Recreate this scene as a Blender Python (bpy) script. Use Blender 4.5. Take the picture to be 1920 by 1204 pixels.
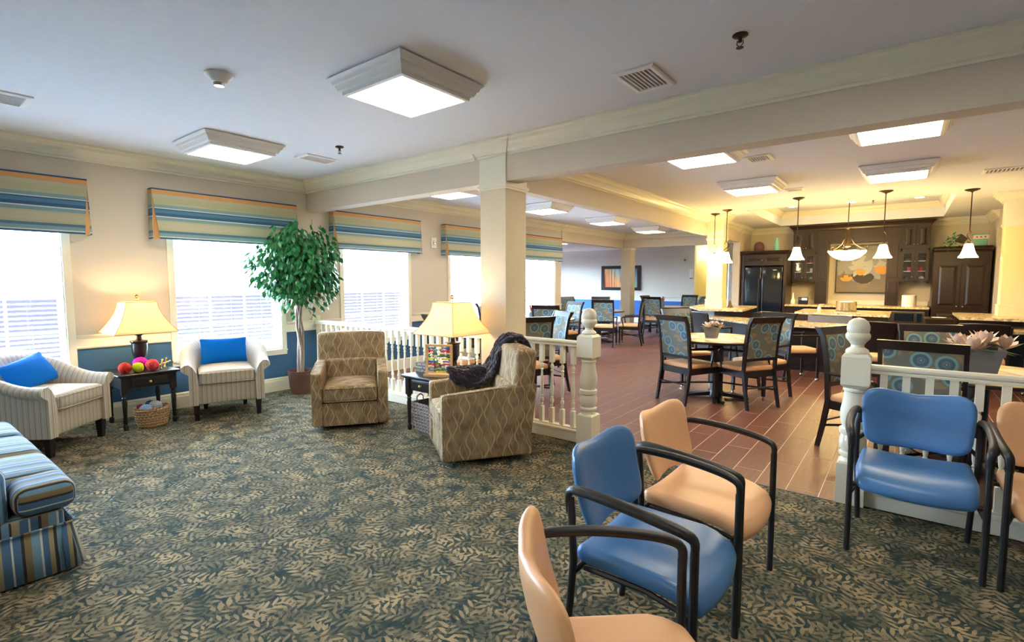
import bpy, bmesh, math, random
from mathutils import Vector, Matrix
for o in list(bpy.data.objects): bpy.data.objects.remove(o)
S = bpy.context.scene
COL = S.collection
PI = math.pi
rnd = random.Random(7)
# ------------------------------------------------------------------ camera
cam = bpy.data.cameras.new('camera'); co = bpy.data.objects.new('camera', cam); COL.objects.link(co)
cam.sensor_width = 36.0; cam.lens = 951.0 / 1920.0 * 36.0; cam.clip_start = 0.05; cam.clip_end = 200
yaw, pit, rol = math.radians(37.713), math.radians(4.451), math.radians(-0.056)
fw = Vector((-math.sin(yaw) * math.cos(pit), math.cos(yaw) * math.cos(pit), -math.sin(pit)))
rt = Vector((math.cos(yaw), math.sin(yaw), 0)); up = rt.cross(fw)
r2 = rt * math.cos(rol) + up * math.sin(rol); u2 = -rt * math.sin(rol) + up * math.cos(rol)
M = Matrix((r2, u2, -fw)).transposed().to_4x4(); M.translation = Vector((6.55, 0, 1.45))
co.matrix_world = M; S.camera = co
# ------------------------------------------------------------------ colour management, world, sun
S.view_settings.view_transform = 'Standard'; S.view_settings.look = 'None'
S.view_settings.gamma = 1.0; S.view_settings.use_curve_mapping = False
S.view_settings.exposure = 1.5
W = bpy.data.worlds.new('world'); S.world = W; W.use_nodes = True
bg = W.node_tree.nodes['Background']; bg.inputs[1].default_value = 1.0
wt = W.node_tree; tcn = wt.nodes.new('ShaderNodeTexCoord'); sx = wt.nodes.new('ShaderNodeSeparateXYZ'); wt.links.new(tcn.outputs['Generated'], sx.inputs[0])
rp_ = wt.nodes.new('ShaderNodeMapRange'); rp_.inputs['From Min'].default_value = -0.02; rp_.inputs['From Max'].default_value = 0.02; wt.links.new(sx.outputs[2], rp_.inputs['Value'])
mx = wt.nodes.new('ShaderNodeMix'); mx.data_type = 'RGBA'; mx.inputs[6].default_value = (0.24, 0.26, 0.36, 1); SKY = 36.0; mx.inputs[7].default_value = (0.58 * SKY, 0.79 * SKY, 1.0 * SKY, 1)
wt.links.new(rp_.outputs[0], mx.inputs[0]); wt.links.new(mx.outputs[2], bg.inputs[0])
FIX = 11.0      # ceiling fixture diffuser strength
WARM = (1.0, 0.80, 0.50)
# ------------------------------------------------------------------ node helper
class G:
    def __init__(s, name):
        s.m = bpy.data.materials.new(name); s.m.use_nodes = True
        s.t = s.m.node_tree; s.t.nodes.clear()
        s.out = s.t.nodes.new('ShaderNodeOutputMaterial')
    def link(s, v, inp):
        if hasattr(v, 'is_output') or isinstance(v, bpy.types.NodeSocket): s.t.links.new(v, inp)
        elif isinstance(v, (tuple, list)) and len(v) == 3 and inp.type == 'RGBA': inp.default_value = (*v, 1)
        else: inp.default_value = v
    def n(s, typ, ins={}, out=0, **at):
        x = s.t.nodes.new('ShaderNode' + typ)
        for k, v in at.items(): setattr(x, k, v)
        for k, v in ins.items(): s.link(v, x.inputs[k])
        return x.outputs[out]
    def ma(s, op, a, b=0.0, c=0.0):
        x = s.t.nodes.new('ShaderNodeMath'); x.operation = op
        for i, v in enumerate((a, b, c)): s.link(v, x.inputs[i])
        return x.outputs[0]
    def mix(s, f, a, b, bt='MIX'):
        x = s.t.nodes.new('ShaderNodeMix'); x.data_type = 'RGBA'; x.blend_type = bt
        s.link(f, x.inputs[0]); s.link(a, x.inputs[6]); s.link(b, x.inputs[7]); return x.outputs[2]
    def ramp(s, f, st, interp='LINEAR'):
        x = s.t.nodes.new('ShaderNodeValToRGB'); r = x.color_ramp; r.interpolation = interp
        while len(r.elements) < len(st): r.elements.new(0.5)
        for e, (p, c) in zip(r.elements, st): e.position = p; e.color = (*c, 1) if len(c) == 3 else c
        s.link(f, x.inputs[0]); return x.outputs[0]
    def sep(s, v):
        x = s.t.nodes.new('ShaderNodeSeparateXYZ'); s.link(v, x.inputs[0]); return x.outputs
    def comb(s, a, b, c=0.0):
        x = s.t.nodes.new('ShaderNodeCombineXYZ')
        for i, v in enumerate((a, b, c)): s.link(v, x.inputs[i])
        return x.outputs[0]
    def tc(s, which='Object'):
        x = s.t.nodes.new('ShaderNodeTexCoord'); return x.outputs[which]
    def noise(s, scale, vec=None, det=3.0, out=0, rough=0.5):
        d = {'Scale': scale, 'Detail': det, 'Roughness': rough}
        if vec is not None: d['Vector'] = vec
        return s.n('TexNoise', d, out)
    def bump(s, h, st=0.3, dist=0.01):
        return s.n('Bump', {'Height': h, 'Strength': st, 'Distance': dist})
    def pbsdf(s, col, rough=0.5, metal=0.0, normal=None, spec=0.5, coat=0.0, trans=0.0, sheen=0.0):
        d = {'Base Color': col, 'Roughness': rough, 'Metallic': metal, 'Specular IOR Level': spec, 'Coat Weight': coat,
             'Transmission Weight': trans, 'Sheen Weight': sheen}
        if normal is not None: d['Normal'] = normal
        b = s.n('BsdfPrincipled', d); s.t.links.new(b, s.out.inputs[0]); return s.m
def plain(name, col, rough=0.5, metal=0.0, bump=0.0, bscale=60, spec=0.5, coat=0.0, var=0.04, sheen=0.0):
    g = G(name); nz = g.noise(bscale * 0.08, g.tc(), 4)
    c = g.mix(g.ma('MULTIPLY', nz, var * 4), col, tuple(x * 0.6 for x in col))
    nm = g.bump(g.noise(bscale, g.tc()), bump, 0.004) if bump else None
    return g.pbsdf(c, rough, metal, nm, spec, coat, 0, sheen)
def emit(name, col, st):
    g = G(name); e = g.n('Emission', {'Color': col, 'Strength': st}); g.t.links.new(e, g.out.inputs[0]); return g.m
MT = {}
MT['ceiling'] = plain('ceiling_paint', (0.72, 0.745, 0.79), 0.9, bump=0.05, bscale=180)
def wallmat(name, blue, top=(0.62, 0.555, 0.445)):
    g = G(name); z = g.sep(g.n('NewGeometry'))[2]
    c = g.mix(g.ma('LESS_THAN', z, 0.775), top, blue)
    return g.pbsdf(c, 0.75, 0, g.bump(g.noise(150, g.tc()), 0.06, 0.003))
MT['wall'] = wallmat('beige_wall_paint', (0.035, 0.115, 0.235))
MT['wall_far'] = wallmat('far_wall_daylit_paint', (0.03, 0.14, 0.45), (0.72, 0.69, 0.62))  # wainscot blue more vivid than on the other walls: daylight put into the colour
MT['beam'] = plain('beam_paint', (0.66, 0.58, 0.46), 0.75, bump=0.05)
MT['white'] = plain('cream_trim_gloss', (0.80, 0.76, 0.60), 0.35, bump=0.02)
MT['column'] = plain('column_paint', (0.70, 0.61, 0.44), 0.6)
MT['ycol'] = plain('yellow_column_paint', (0.78, 0.68, 0.36), 0.5)
MT['purewhite'] = plain('white_enamel', (0.82, 0.82, 0.80), 0.4)
MT['black'] = plain('black_lacquer_wood', (0.012, 0.010, 0.011), 0.28)
MT['chairwood'] = plain('espresso_chair_wood', (0.013, 0.008, 0.008), 0.3, var=0.1)
MT['blackframe'] = plain('black_powder_coat', (0.012, 0.013, 0.015), 0.45)
MT['chrome'] = plain('chrome', (0.75, 0.75, 0.75), 0.18, 1.0)
MT['steel'] = plain('brushed_steel', (0.50, 0.48, 0.45), 0.2, 1.0)
MT['bronze'] = plain('dark_bronze', (0.055, 0.035, 0.018), 0.4, 0.7)
MT['gold'] = plain('gold_leaf', (0.75, 0.5, 0.1), 0.35, 0.9)
MT['brass'] = plain('antique_brass', (0.35, 0.22, 0.08), 0.35, 0.9)
MT['tan'] = plain('tan_vinyl', (0.82, 0.45, 0.22), 0.42, bump=0.08, bscale=300, var=0.03)
MT['blue'] = plain('blue_vinyl', (0.055, 0.175, 0.39), 0.36, bump=0.08, bscale=300, var=0.03)
MT['pillow'] = plain('bright_blue_cotton', (0.0, 0.15, 0.62), 0.85, bump=0.3, bscale=500, spec=0.15)
MT['throw'] = None
MT['grey'] = plain('grey_ceramic', (0.17, 0.165, 0.17), 0.5)
MT['greymetal'] = plain('grey_tray_metal', (0.10, 0.10, 0.12), 0.35, 0.5)
MT['screen'] = emit('lit_screen', (0.45, 0.7, 1.0), 1.2)
MT['glass'] = None
MT['mint'] = plain('mint_ceramic', (0.18, 0.48, 0.38), 0.3)
MT['navy'] = plain('navy_piping', (0.03, 0.09, 0.2), 0.8)
MT['red'] = plain('red_ceramic', (0.6, 0.03, 0.03), 0.3)
MT['bluegrey'] = plain('blue_grey_ceramic', (0.12, 0.17, 0.24), 0.3)
MT['pottery'] = plain('dark_pottery', (0.09, 0.06, 0.04), 0.4)
MT['tablewood'] = plain('maple_table_top', (0.72, 0.50, 0.22), 0.28, var=0.12, coat=0.3)
MT['placemat'] = plain('pale_placemat', (0.80, 0.66, 0.44), 0.5)
MT['leaf'] = plain('ficus_leaf', (0.02, 0.21, 0.06), 0.35, var=0.15)
MT['leaf2'] = plain('dark_green_leaf', (0.01, 0.10, 0.035), 0.4)
MT['petal'] = plain('cream_pink_petal', (0.82, 0.60, 0.46), 0.5, var=0.1)
MT['paper'] = plain('white_plastic', (0.80, 0.78, 0.72), 0.5)
MT['soil'] = plain('pot_soil', (0.05, 0.03, 0.02), 0.9, bump=0.6)
MT['kglass'] = plain('black_glass', (0.01, 0.015, 0.025), 0.08)
MT['grout'] = plain('grout', (0.72, 0.55, 0.42), 0.8)
MT['dark'] = plain('dark_void_paint', (0.015, 0.014, 0.013), 0.8)
MT['slot'] = plain('vent_slot', (0.12, 0.12, 0.13), 0.7)
MT['concrete'] = plain('grey_underside', (0.2, 0.2, 0.2), 0.8)
for nm, c in dict(abr=(0.65, 0.01, 0.03), abb=(0.01, 0.12, 0.5), abg=(0.0, 0.22, 0.09), aby=(0.85, 0.65, 0.02)).items():
    MT[nm] = plain('bead_' + nm, c, 0.3)
MT['natwood'] = plain('natural_beech', (0.72, 0.42, 0.17), 0.4, var=0.15)
for nm, c in dict(y_red=(0.85, 0.05, 0.03), y_yel=(0.75, 0.85, 0.02), y_mag=(0.85, 0.02, 0.5), y_ora=(0.9, 0.08, 0.08), y_blu=(0.35, 0.52, 0.75), y_nav=(0.02, 0.05, 0.13), y_gry=(0.5, 0.5, 0.5), y_dre=(0.35, 0.02, 0.03)).items():
    g = G('yarn_' + nm); w = g.n('TexWave', {'Vector': g.tc(), 'Scale': 60.0, 'Distortion': 6.0, 'Detail': 1.0}, 1)
    MT[nm] = g.pbsdf(g.mix(g.ma('MULTIPLY', w, 0.35), c, tuple(x * 0.4 for x in c)), 0.9, 0, g.bump(w, 0.8, 0.01), 0.2)
g = G('window_glass'); a = g.n('BsdfTransparent', {'Color': (0.97, 0.98, 1.0)}); b = g.n('BsdfGlossy', {'Roughness': 0.05})
g.t.links.new(g.n('MixShader', {0: 0.06, 1: a, 2: b}), g.out.inputs[0]); MT['glass'] = g.m
g = G('blind_slat'); d = g.n('BsdfDiffuse', {'Color': (0.80, 0.82, 0.86)}); t = g.n('BsdfTranslucent', {'Color': (0.85, 0.90, 0.98)})
g.t.links.new(g.n('MixShader', {0: 0.22, 1: d, 2: t}), g.out.inputs[0]); MT['slat'] = g.m
# lamp shade: glowing linen with a bulb behind
g = G('lamp_shade_linen'); z = g.sep(g.tc())[2]
e = g.n('Emission', {'Color': (1.0, 0.66, 0.26), 'Strength': 0.15}); t = g.n('BsdfTranslucent', {'Color': (0.95, 0.78, 0.45)}); d = g.n('BsdfDiffuse', {'Color': (0.85, 0.72, 0.48)})
m1 = g.n('MixShader', {0: 0.45, 1: d, 2: t}); g.t.links.new(g.n('AddShader', {0: m1, 1: e}), g.out.inputs[0]); MT['shade'] = g.m
MT['diffuser'] = emit('lit_diffuser', (1.0, 0.86, 0.62), FIX * 1.15)
MT['diffuser_cool'] = emit('lit_diffuser_cool', (1.0, 0.92, 0.80), FIX * 0.72)
MT['glowshade'] = emit('lit_glass_shade', (1.0, 0.70, 0.27), 24.0)
MT['downlight'] = emit('lit_downlight', (1.0, 0.88, 0.6), 14.0)
MT['sconce'] = emit('lit_sconce', (1.0, 0.85, 0.5), 10.0)
# carpet : beige leaf sprigs on slate green
g = G('leaf_carpet'); P = g.tc()
base = g.mix(g.n('MapRange', {'Value': g.noise(16, P, 4), 'From Min': 0.4, 'From Max': 0.62}), (0.022, 0.045, 0.043), (0.065, 0.078, 0.056))
fine = g.noise(300, P, 2)
def sprig(sc, off, L, pitch, lw):
    v = g.n('Mapping', {'Vector': P, 'Location': (off, off * 1.7, 0)})
    vn = g.t.nodes.new('ShaderNodeTexVoronoi'); vn.voronoi_dimensions = '2D'; vn.inputs['Scale'].default_value = sc; vn.inputs['Randomness'].default_value = 0.95
    g.t.links.new(v, vn.inputs['Vector'])
    loc = g.n('VectorMath', {0: v, 1: vn.outputs['Position']}, operation='SUBTRACT')
    ang = g.ma('MULTIPLY', g.sep(vn.outputs['Color'])[0], 6.283)
    r = g.n('VectorRotate', {'Vector': loc, 'Angle': ang}, rotation_type='Z_AXIS')
    q = g.sep(r); x, y = q[0], g.ma('ABSOLUTE', q[1])
    s = g.ma('DIVIDE', g.ma('SUBTRACT', x, g.ma('MULTIPLY', y, 0.75)), pitch)
    fr = g.ma('ABSOLUTE', g.ma('SUBTRACT', g.ma('FRACT', s), 0.5))
    prof = g.ma('SINE', g.ma('MULTIPLY', g.ma('MINIMUM', g.ma('DIVIDE', y, lw), 1.0), 3.1416))
    m1 = g.ma('LESS_THAN', fr, g.ma('MULTIPLY', prof, 0.30))
    return g.ma('MULTIPLY', m1, g.ma('LESS_THAN', g.ma('ABSOLUTE', x), L))
acc = g.ma('MAXIMUM', sprig(6.8, 0.0, 0.08, 0.040, 0.054), sprig(7.6, 3.37, 0.07, 0.036, 0.046))
acc2 = g.ma('MAXIMUM', sprig(8.2, 7.91, 0.07, 0.036, 0.046), sprig(7.2, 13.3, 0.07, 0.038, 0.05))
base = g.mix(g.ma('MULTIPLY', acc2, 0.85), base, (0.155, 0.135, 0.078))
lc = g.mix(g.n('MapRange', {'Value': g.noise(7, P, 2), 'From Min': 0.38, 'From Max': 0.62}), (0.56, 0.40, 0.21), (0.32, 0.25, 0.14))
vis = g.n('MapRange', {'Value': g.noise(6.0, P, 4), 'From Min': 0.38, 'From Max': 0.60, 'To Min': 0.25, 'To Max': 0.95})
c = g.mix(g.ma('MULTIPLY', acc, vis), base, lc); c = g.mix(g.ma('MULTIPLY', fine, 0.6), c, (0.02, 0.03, 0.03))
MT['carpet'] = g.pbsdf(c, 0.95, 0, g.bump(g.ma('ADD', fine, g.ma('MULTIPLY', acc, 0.5)), 0.5, 0.005), 0.1)
# plank tile
g = G('red_brown_plank_tile'); P = g.tc(); isl = g.n('NewGeometry', {}, 'Random Per Island')
mp = g.n('Mapping', {'Vector': P, 'Scale': (14.0, 1.2, 1.0)})
gr = g.noise(3.0, mp, 5)
c = g.mix(isl, (0.115, 0.034, 0.020), (0.21, 0.068, 0.036)); c = g.mix(g.ma('MULTIPLY', gr, 0.7), c, (0.10, 0.035, 0.02))
MT['plank'] = g.pbsdf(c, g.ma('ADD', 0.30, g.ma('MULTIPLY', gr, 0.2)), 0, g.bump(gr, 0.15, 0.003), 0.5)
# kitchen cabinet wood
g = G('dark_cherry_cabinet_wood'); mp = g.n('Mapping', {'Vector': g.tc(), 'Scale': (12.0, 12.0, 1.0)}); gr = g.noise(2.5, mp, 5)
MT['kwood'] = g.pbsdf(g.mix(gr, (0.010, 0.005, 0.004), (0.038, 0.015, 0.010)), 0.32, 0, g.bump(gr, 0.1, 0.002))
# granite
g = G('golden_granite'); P = g.tc(); v = g.n('TexVoronoi', {'Vector': P, 'Scale': 55.0}, 1); n1 = g.noise(24, P, 5)
c = g.ramp(n1, [(0.35, (0.30, 0.20, 0.10)), (0.5, (0.66, 0.50, 0.26)), (0.62, (0.80, 0.66, 0.40))]); c = g.mix(0.25, c, g.mix(g.sep(v)[0], (0.25, 0.17, 0.09), (0.85, 0.72, 0.45)))
MT['granite'] = g.pbsdf(c, 0.2, 0, None, 0.5)
def stripes(name, uvaxis, period, stops, rough=0.85, fine=400, interp='CONSTANT'):
    g = G(name); uv = g.sep(g.tc('UV')); u = uv[uvaxis]
    f = g.ma('FRACT', g.ma('DIVIDE', u, period)); c = g.ramp(f, stops, interp)
    nz = g.noise(fine, g.tc(), 2); c = g.mix(g.ma('MULTIPLY', nz, 0.35), c, (0.05, 0.05, 0.05))
    return g.pbsdf(c, rough, 0, g.bump(nz, 0.3, 0.003), 0.2, 0, 0, 0.1)
tb, ta, br = (0.62, 0.55, 0.42), (0.50, 0.43, 0.32), (0.24, 0.12, 0.09)
MT['ticking'] = stripes('cream_ticking_stripe', 0, 0.045, [(0, tb), (0.3, ta), (0.42, tb), (0.62, br), (0.70, tb), (0.8, (0.45, 0.42, 0.36)), (0.9, tb)])
B1, B2, O, K, Wt = (0.06, 0.15, 0.28), (0.15, 0.30, 0.42), (0.34, 0.30, 0.17), (0.03, 0.025, 0.03), (0.55, 0.60, 0.58)
st = [(0, B2), (0.10, K), (0.13, O), (0.24, B1), (0.36, Wt), (0.39, B1), (0.50, K), (0.54, (0.22, 0.16, 0.08)), (0.64, B2), (0.76, Wt), (0.79, B1), (0.88, O), (0.95, K)]
MT['sofa_u'] = stripes('blue_multi_stripe', 0, 0.26, st)
lb, ol, nv, wt = (0.23, 0.38, 0.42), (0.50, 0.49, 0.30), (0.04, 0.13, 0.25), (0.75, 0.78, 0.70)
vs = [(0, nv), (0.03, wt), (0.05, lb), (0.11, (0.10, 0.2, 0.28)), (0.16, ol), (0.20, (0.55, 0.52, 0.36)), (0.33, ol), (0.36, lb), (0.42, wt), (0.44, nv), (0.50, (0.08, 0.22, 0.35)), (0.56, nv), (0.585, wt), (0.60, lb), (0.66, ol), (0.80, (0.55, 0.52, 0.36)), (0.86, lb), (0.93, wt), (0.95, nv)]
MT['valance'] = stripes('blue_green_valance_stripe', 1, 0.56, vs, 0.8)
MT['orange'] = plain('orange_band_cloth', (0.68, 0.33, 0.11), 0.8, bump=0.2, bscale=300)
# swivel chair fabric : wavy reed pattern
g = G('wavy_reed_fabric'); uv = g.sep(g.tc('UV')); u, v = uv[0], uv[1]
def wavy(per, off, amp, fq, w):
    ud = g.ma('DIVIDE', g.ma('ADD', u, off), per); cell = g.ma('FLOOR', ud); ph = g.ma('MULTIPLY', cell, 2.4)
    vv = g.ma('ADD', g.ma('MULTIPLY', v, fq), ph)
    wob = g.ma('MULTIPLY', g.ma('SINE', vv), amp)
    uu = g.ma('ABSOLUTE', g.ma('SUBTRACT', g.ma('FRACT', ud), g.ma('ADD', 0.5, wob)))
    ww = g.ma('MULTIPLY', g.ma('ADD', 0.55, g.ma('MULTIPLY', g.ma('SINE', g.ma('ADD', g.ma('MULTIPLY', v, fq * 0.5), g.ma('MULTIPLY', cell, 1.7))), 0.45)), w)
    return g.ma('LESS_THAN', uu, ww)
l1 = wavy(0.050, 0.0, 0.34, 34.0, 0.12); l2 = wavy(0.047, 0.02, 0.34, 24.0, 0.09)
c = g.mix(g.n('MapRange', {'Value': g.noise(12, g.tc(), 3), 'From Min': 0.35, 'From Max': 0.65}), (0.20, 0.135, 0.072), (0.33, 0.25, 0.15))
c = g.mix(g.ma('MULTIPLY', l2, 0.6), c, (0.48, 0.33, 0.16)); c = g.mix(g.ma('MULTIPLY', l1, 0.75), c, (0.60, 0.44, 0.24))
MT['swivel'] = g.pbsdf(c, 0.8, 0, g.bump(g.noise(420, g.tc(), 2), 0.3, 0.003), 0.2)
# dining chair fabric : ringed medallions
def rings(name, bgc, ring, core, leaf):
    g = G(name); uv = g.n('Mapping', {'Vector': g.tc('UV'), 'Scale': (1.0, 1.0, 0.0)})
    v = g.n('TexVoronoi', {'Vector': uv, 'Scale': 5.6, 'Randomness': 0.6}, 0, voronoi_dimensions='2D')
    r = g.ramp(v, [(0, (0.6, 0.6, 0.55)), (0.035, core), (0.10, (0.14, 0.19, 0.22)), (0.15, core), (0.23, core), (0.26, ring), (0.30, ring), (0.36, bgc), (1, bgc)])
    v2 = g.n('TexVoronoi', {'Vector': g.n('Mapping', {'Vector': uv, 'Rotation': (0, 0, 0.8), 'Scale': (0.6, 1.2, 0), 'Location': (0.3, 0.2, 0)}), 'Scale': 12.0}, 0, voronoi_dimensions='2D')
    lf = g.n('MapRange', {'Value': v2, 'From Min': 0.30, 'From Max': 0.36, 'To Min': 0.8, 'To Max': 0.0})
    far = g.ma('GREATER_THAN', v, 0.38); c = g.mix(g.ma('MULTIPLY', lf, far), r, leaf)
    return g.pbsdf(c, 0.75, 0, g.bump(g.noise(400, g.tc(), 2), 0.2, 0.003), 0.2)
MT['rings'] = rings('teal_medallion_fabric', (0.155, 0.155, 0.12), (0.20, 0.34, 0.34), (0.075, 0.13, 0.175), (0.30, 0.21, 0.12))
# wicker
def wicker(name, c1, c2, sc):
    g = G(name); P = g.tc('UV'); uv = g.sep(P)
    a = g.ma('SINE', g.ma('MULTIPLY', uv[1], sc * 6.283)); b = g.ma('SINE', g.ma('MULTIPLY', uv[0], sc * 3.0))
    h = g.ma('MULTIPLY', a, b); h2 = g.ma('ADD', g.ma('MULTIPLY', h, 0.5), 0.5)
    c = g.mix(h2, c1, c2)
    return g.pbsdf(c, 0.7, 0, g.bump(h2, 0.9, 0.008))
MT['wicker_tan'] = wicker('tan_rush_weave', (0.28, 0.14, 0.05), (0.78, 0.52, 0.27), 60)
MT['wicker_grey'] = wicker('grey_wicker', (0.07, 0.05, 0.045), (0.42, 0.36, 0.31), 45)
MT['wicker_brown'] = wicker('brown_wicker', (0.07, 0.02, 0.015), (0.22, 0.09, 0.06), 50)
g = G('black_knit'); P = g.tc('UV'); v = g.n('TexVoronoi', {'Vector': P, 'Scale': 30.0}, 0)
MT['throw'] = g.pbsdf(g.mix(v, (0.035, 0.025, 0.045), (0.006, 0.005, 0.008)), 0.9, 0, g.bump(v, 1.0, 0.02), 0.2, 0, 0, 0.3)
g = G('ficus_bark'); MT['bark'] = g.pbsdf(g.mix(g.noise(18, g.n('Mapping', {'Vector': g.tc(), 'Scale': (3, 3, 0.5)}), 4), (0.10, 0.06, 0.04), (0.38, 0.29, 0.22)), 0.8)
# forest picture (flat print)
g = G('forest_print'); uv = g.sep(g.tc('UV')); u, v = uv[0], uv[1]
c = g.ramp(g.ma('ADD', g.ma('MULTIPLY', u, 0.6), g.ma('MULTIPLY', v, 0.35)), [(0.1, (0.75, 0.16, 0.03)), (0.35, (0.85, 0.42, 0.12)), (0.55, (0.35, 0.55, 0.5)), (0.9, (0.06, 0.16, 0.2))])
tr = g.noise(14, g.comb(g.ma('MULTIPLY', u, 2.6), g.ma('MULTIPLY', v, 0.035)), 2); tr = g.n('MapRange', {'Value': tr, 'From Min': 0.55, 'From Max': 0.6})
MT['forest'] = g.pbsdf(g.mix(tr, c, (0.10, 0.03, 0.02)), 0.5)
g = G('botanical_canvas'); P = g.tc(); MT['canvas'] = g.pbsdf(g.mix(g.noise(3, P, 4), (0.30, 0.21, 0.12), (0.13, 0.14, 0.13)), 0.6)
MT['pg'] = plain('grey_paint_stroke', (0.36, 0.35, 0.32), 0.6); MT['pl'] = plain('pale_paint_stroke', (0.55, 0.54, 0.48), 0.6); MT['po'] = plain('amber_paint_stroke', (0.75, 0.36, 0.08), 0.6); MT['pb'] = plain('umber_paint_stroke', (0.06, 0.04, 0.03), 0.6)
MT['ink'] = plain('sign_ink', (0.80, 0.78, 0.70), 0.7); MT['signbox'] = plain('dark_sign_box', (0.10, 0.085, 0.075), 0.7)
MT['seed'] = plain('reed_brown', (0.30, 0.11, 0.05), 0.8)
# ------------------------------------------------------------------ mesh builder
class MB:
    def __init__(s): s.v = []; s.f = []; s.uv = {}
    def add(s, vs, fs, uvs=None, f=None):
        n = len(s.v)
        for i, p in enumerate(vs): s.v.append(tuple(f(*p)) if f else tuple(p))
        for fc in fs: s.f.append(tuple(i + n for i in fc))
        if uvs:
            k = len(s.f) - len(fs)
            for j, u in enumerate(uvs): s.uv[k + j] = u
        return s
    def box(s, x0, x1, y0, y1, z0, z1, f=None):
        v = [(x, y, z) for x in (x0, x1) for y in (y0, y1) for z in (z0, z1)]
        return s.add(v, [(0, 1, 3, 2), (4, 6, 7, 5), (0, 4, 5, 1), (2, 3, 7, 6), (0, 2, 6, 4), (1, 5, 7, 3)], f=f)
    def cbox(s, c, d, rz=0.0, f=None):
        a, b = math.cos(rz), math.sin(rz)
        def g(x, y, z): return (c[0] + a * x - b * y, c[1] + b * x + a * y, c[2] + z)
        return s.box(-d[0] / 2, d[0] / 2, -d[1] / 2, d[1] / 2, -d[2] / 2, d[2] / 2, g if not f else (lambda x, y, z: f(*g(x, y, z))))
    def rbox(s, x0, x1, y0, y1, z0, z1, r=0.02, n=3, m=4, f=None):
        # rounded box, n samples on each corner, m on each flat, f deforms
        c = ((x0 + x1) / 2, (y0 + y1) / 2, (z0 + z1) / 2); h = ((x1 - x0) / 2, (y1 - y0) / 2, (z1 - z0) / 2)
        r = min(r, min(h) * 0.98); off = [math.tan(i / n * PI / 4) for i in range(n + 1)]
        ax = []
        for k in range(3):
            i = h[k] - r; a = sorted(set([round(-i + 2 * i * j / m, 6) for j in range(m + 1)]))
            ax.append([-(i + r * o) for o in reversed(off[1:])] + a + [i + r * o for o in off[1:]])
        idx = {}; vs = []; fs = []
        def vert(p):
            key = tuple(round(q, 5) for q in p)
            if key in idx: return idx[key]
            q = [max(-(h[k] - r), min(h[k] - r, p[k])) for k in range(3)]
            d = Vector([p[k] - q[k] for k in range(3)])
            if d.length > 1e-9: d = d.normalized() * r
            idx[key] = len(vs); vs.append((c[0] + q[0] + d[0], c[1] + q[1] + d[1], c[2] + q[2] + d[2])); return idx[key]
        for k in range(3):
            a, b = (k + 1) % 3, (k + 2) % 3
            for sg in (-1, 1):
                for i in range(len(ax[a]) - 1):
                    for j in range(len(ax[b]) - 1):
                        q = []
                        for (ii, jj) in ((i, j), (i + 1, j), (i + 1, j + 1), (i, j + 1)):
                            p = [0, 0, 0]; p[k] = sg * h[k]; p[a] = ax[a][ii]; p[b] = ax[b][jj]; q.append(vert(p))
                        fs.append(tuple(q if sg > 0 else reversed(q)))
        return s.add(vs, fs, f=f)
    def lathe(s, pr, c=(0, 0, 0), n=16, f=None, caps=True, sx=1.0, sy=1.0):
        vs = []; fs = []; uvs = []; m = len(pr)
        for (r, z) in pr:
            for i in range(n):
                a = 2 * PI * i / n; vs.append((c[0] + sx * r * math.cos(a), c[1] + sy * r * math.sin(a), c[2] + z))
        R = max(p[0] for p in pr); L = 0.0
        for j in range(m - 1):
            L2 = L + math.hypot(pr[j + 1][0] - pr[j][0], pr[j + 1][1] - pr[j][1])
            for i in range(n):
                k = (i + 1) % n; fs.append((j * n + i, j * n + k, (j + 1) * n + k, (j + 1) * n + i))
                u0, u1 = 2 * PI * R * i / n, 2 * PI * R * (i + 1) / n; uvs.append([(u0, L), (u1, L), (u1, L2), (u0, L2)])
            L = L2
        if caps:
            if pr[0][0] > 1e-4: fs.append(tuple(reversed(range(n)))); uvs.append([(0, 0)] * n)
            if pr[-1][0] > 1e-4: fs.append(tuple((m - 1) * n + i for i in range(n))); uvs.append([(0, 0)] * n)
        return s.add(vs, fs, uvs, f)
    def loft(s, rings, close=True, cap=True, f=None):
        n = len(rings[0]); vs = [p for r in rings for p in r]; fs = []; uvs = []
        def d(a, b): return math.dist(a, b)
        U = [0.0]
        for j in range(1, len(rings)): U.append(U[-1] + max(d(rings[j][0], rings[j - 1][0]), d(rings[j][n // 2], rings[j - 1][n // 2])))
        Vv = [0.0]; mid = rings[len(rings) // 2]
        for i in range(1, n + 1): Vv.append(Vv[-1] + d(mid[i % n], mid[i - 1]))
        for j in range(len(rings) - 1):
            for i in range(n if close else n - 1):
                k = (i + 1) % n; fs.append((j * n + i, j * n + k, (j + 1) * n + k, (j + 1) * n + i))
                uvs.append([(U[j], Vv[i]), (U[j], Vv[i + 1]), (U[j + 1], Vv[i + 1]), (U[j + 1], Vv[i])])
        if cap and close:
            for rr, base in ((rings[0], 0), (rings[-1], (len(rings) - 1) * n)):
                ids = [base + i for i in range(n)]; fs.append(tuple(reversed(ids)) if base == 0 else tuple(ids))
                pl = [(math.hypot(p[0], p[1]) * (1 if base else 1), p[2]) for p in rr]; uvs.append(list(reversed(pl)) if base == 0 else pl)
        return s.add(vs, fs, uvs, f)
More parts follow.
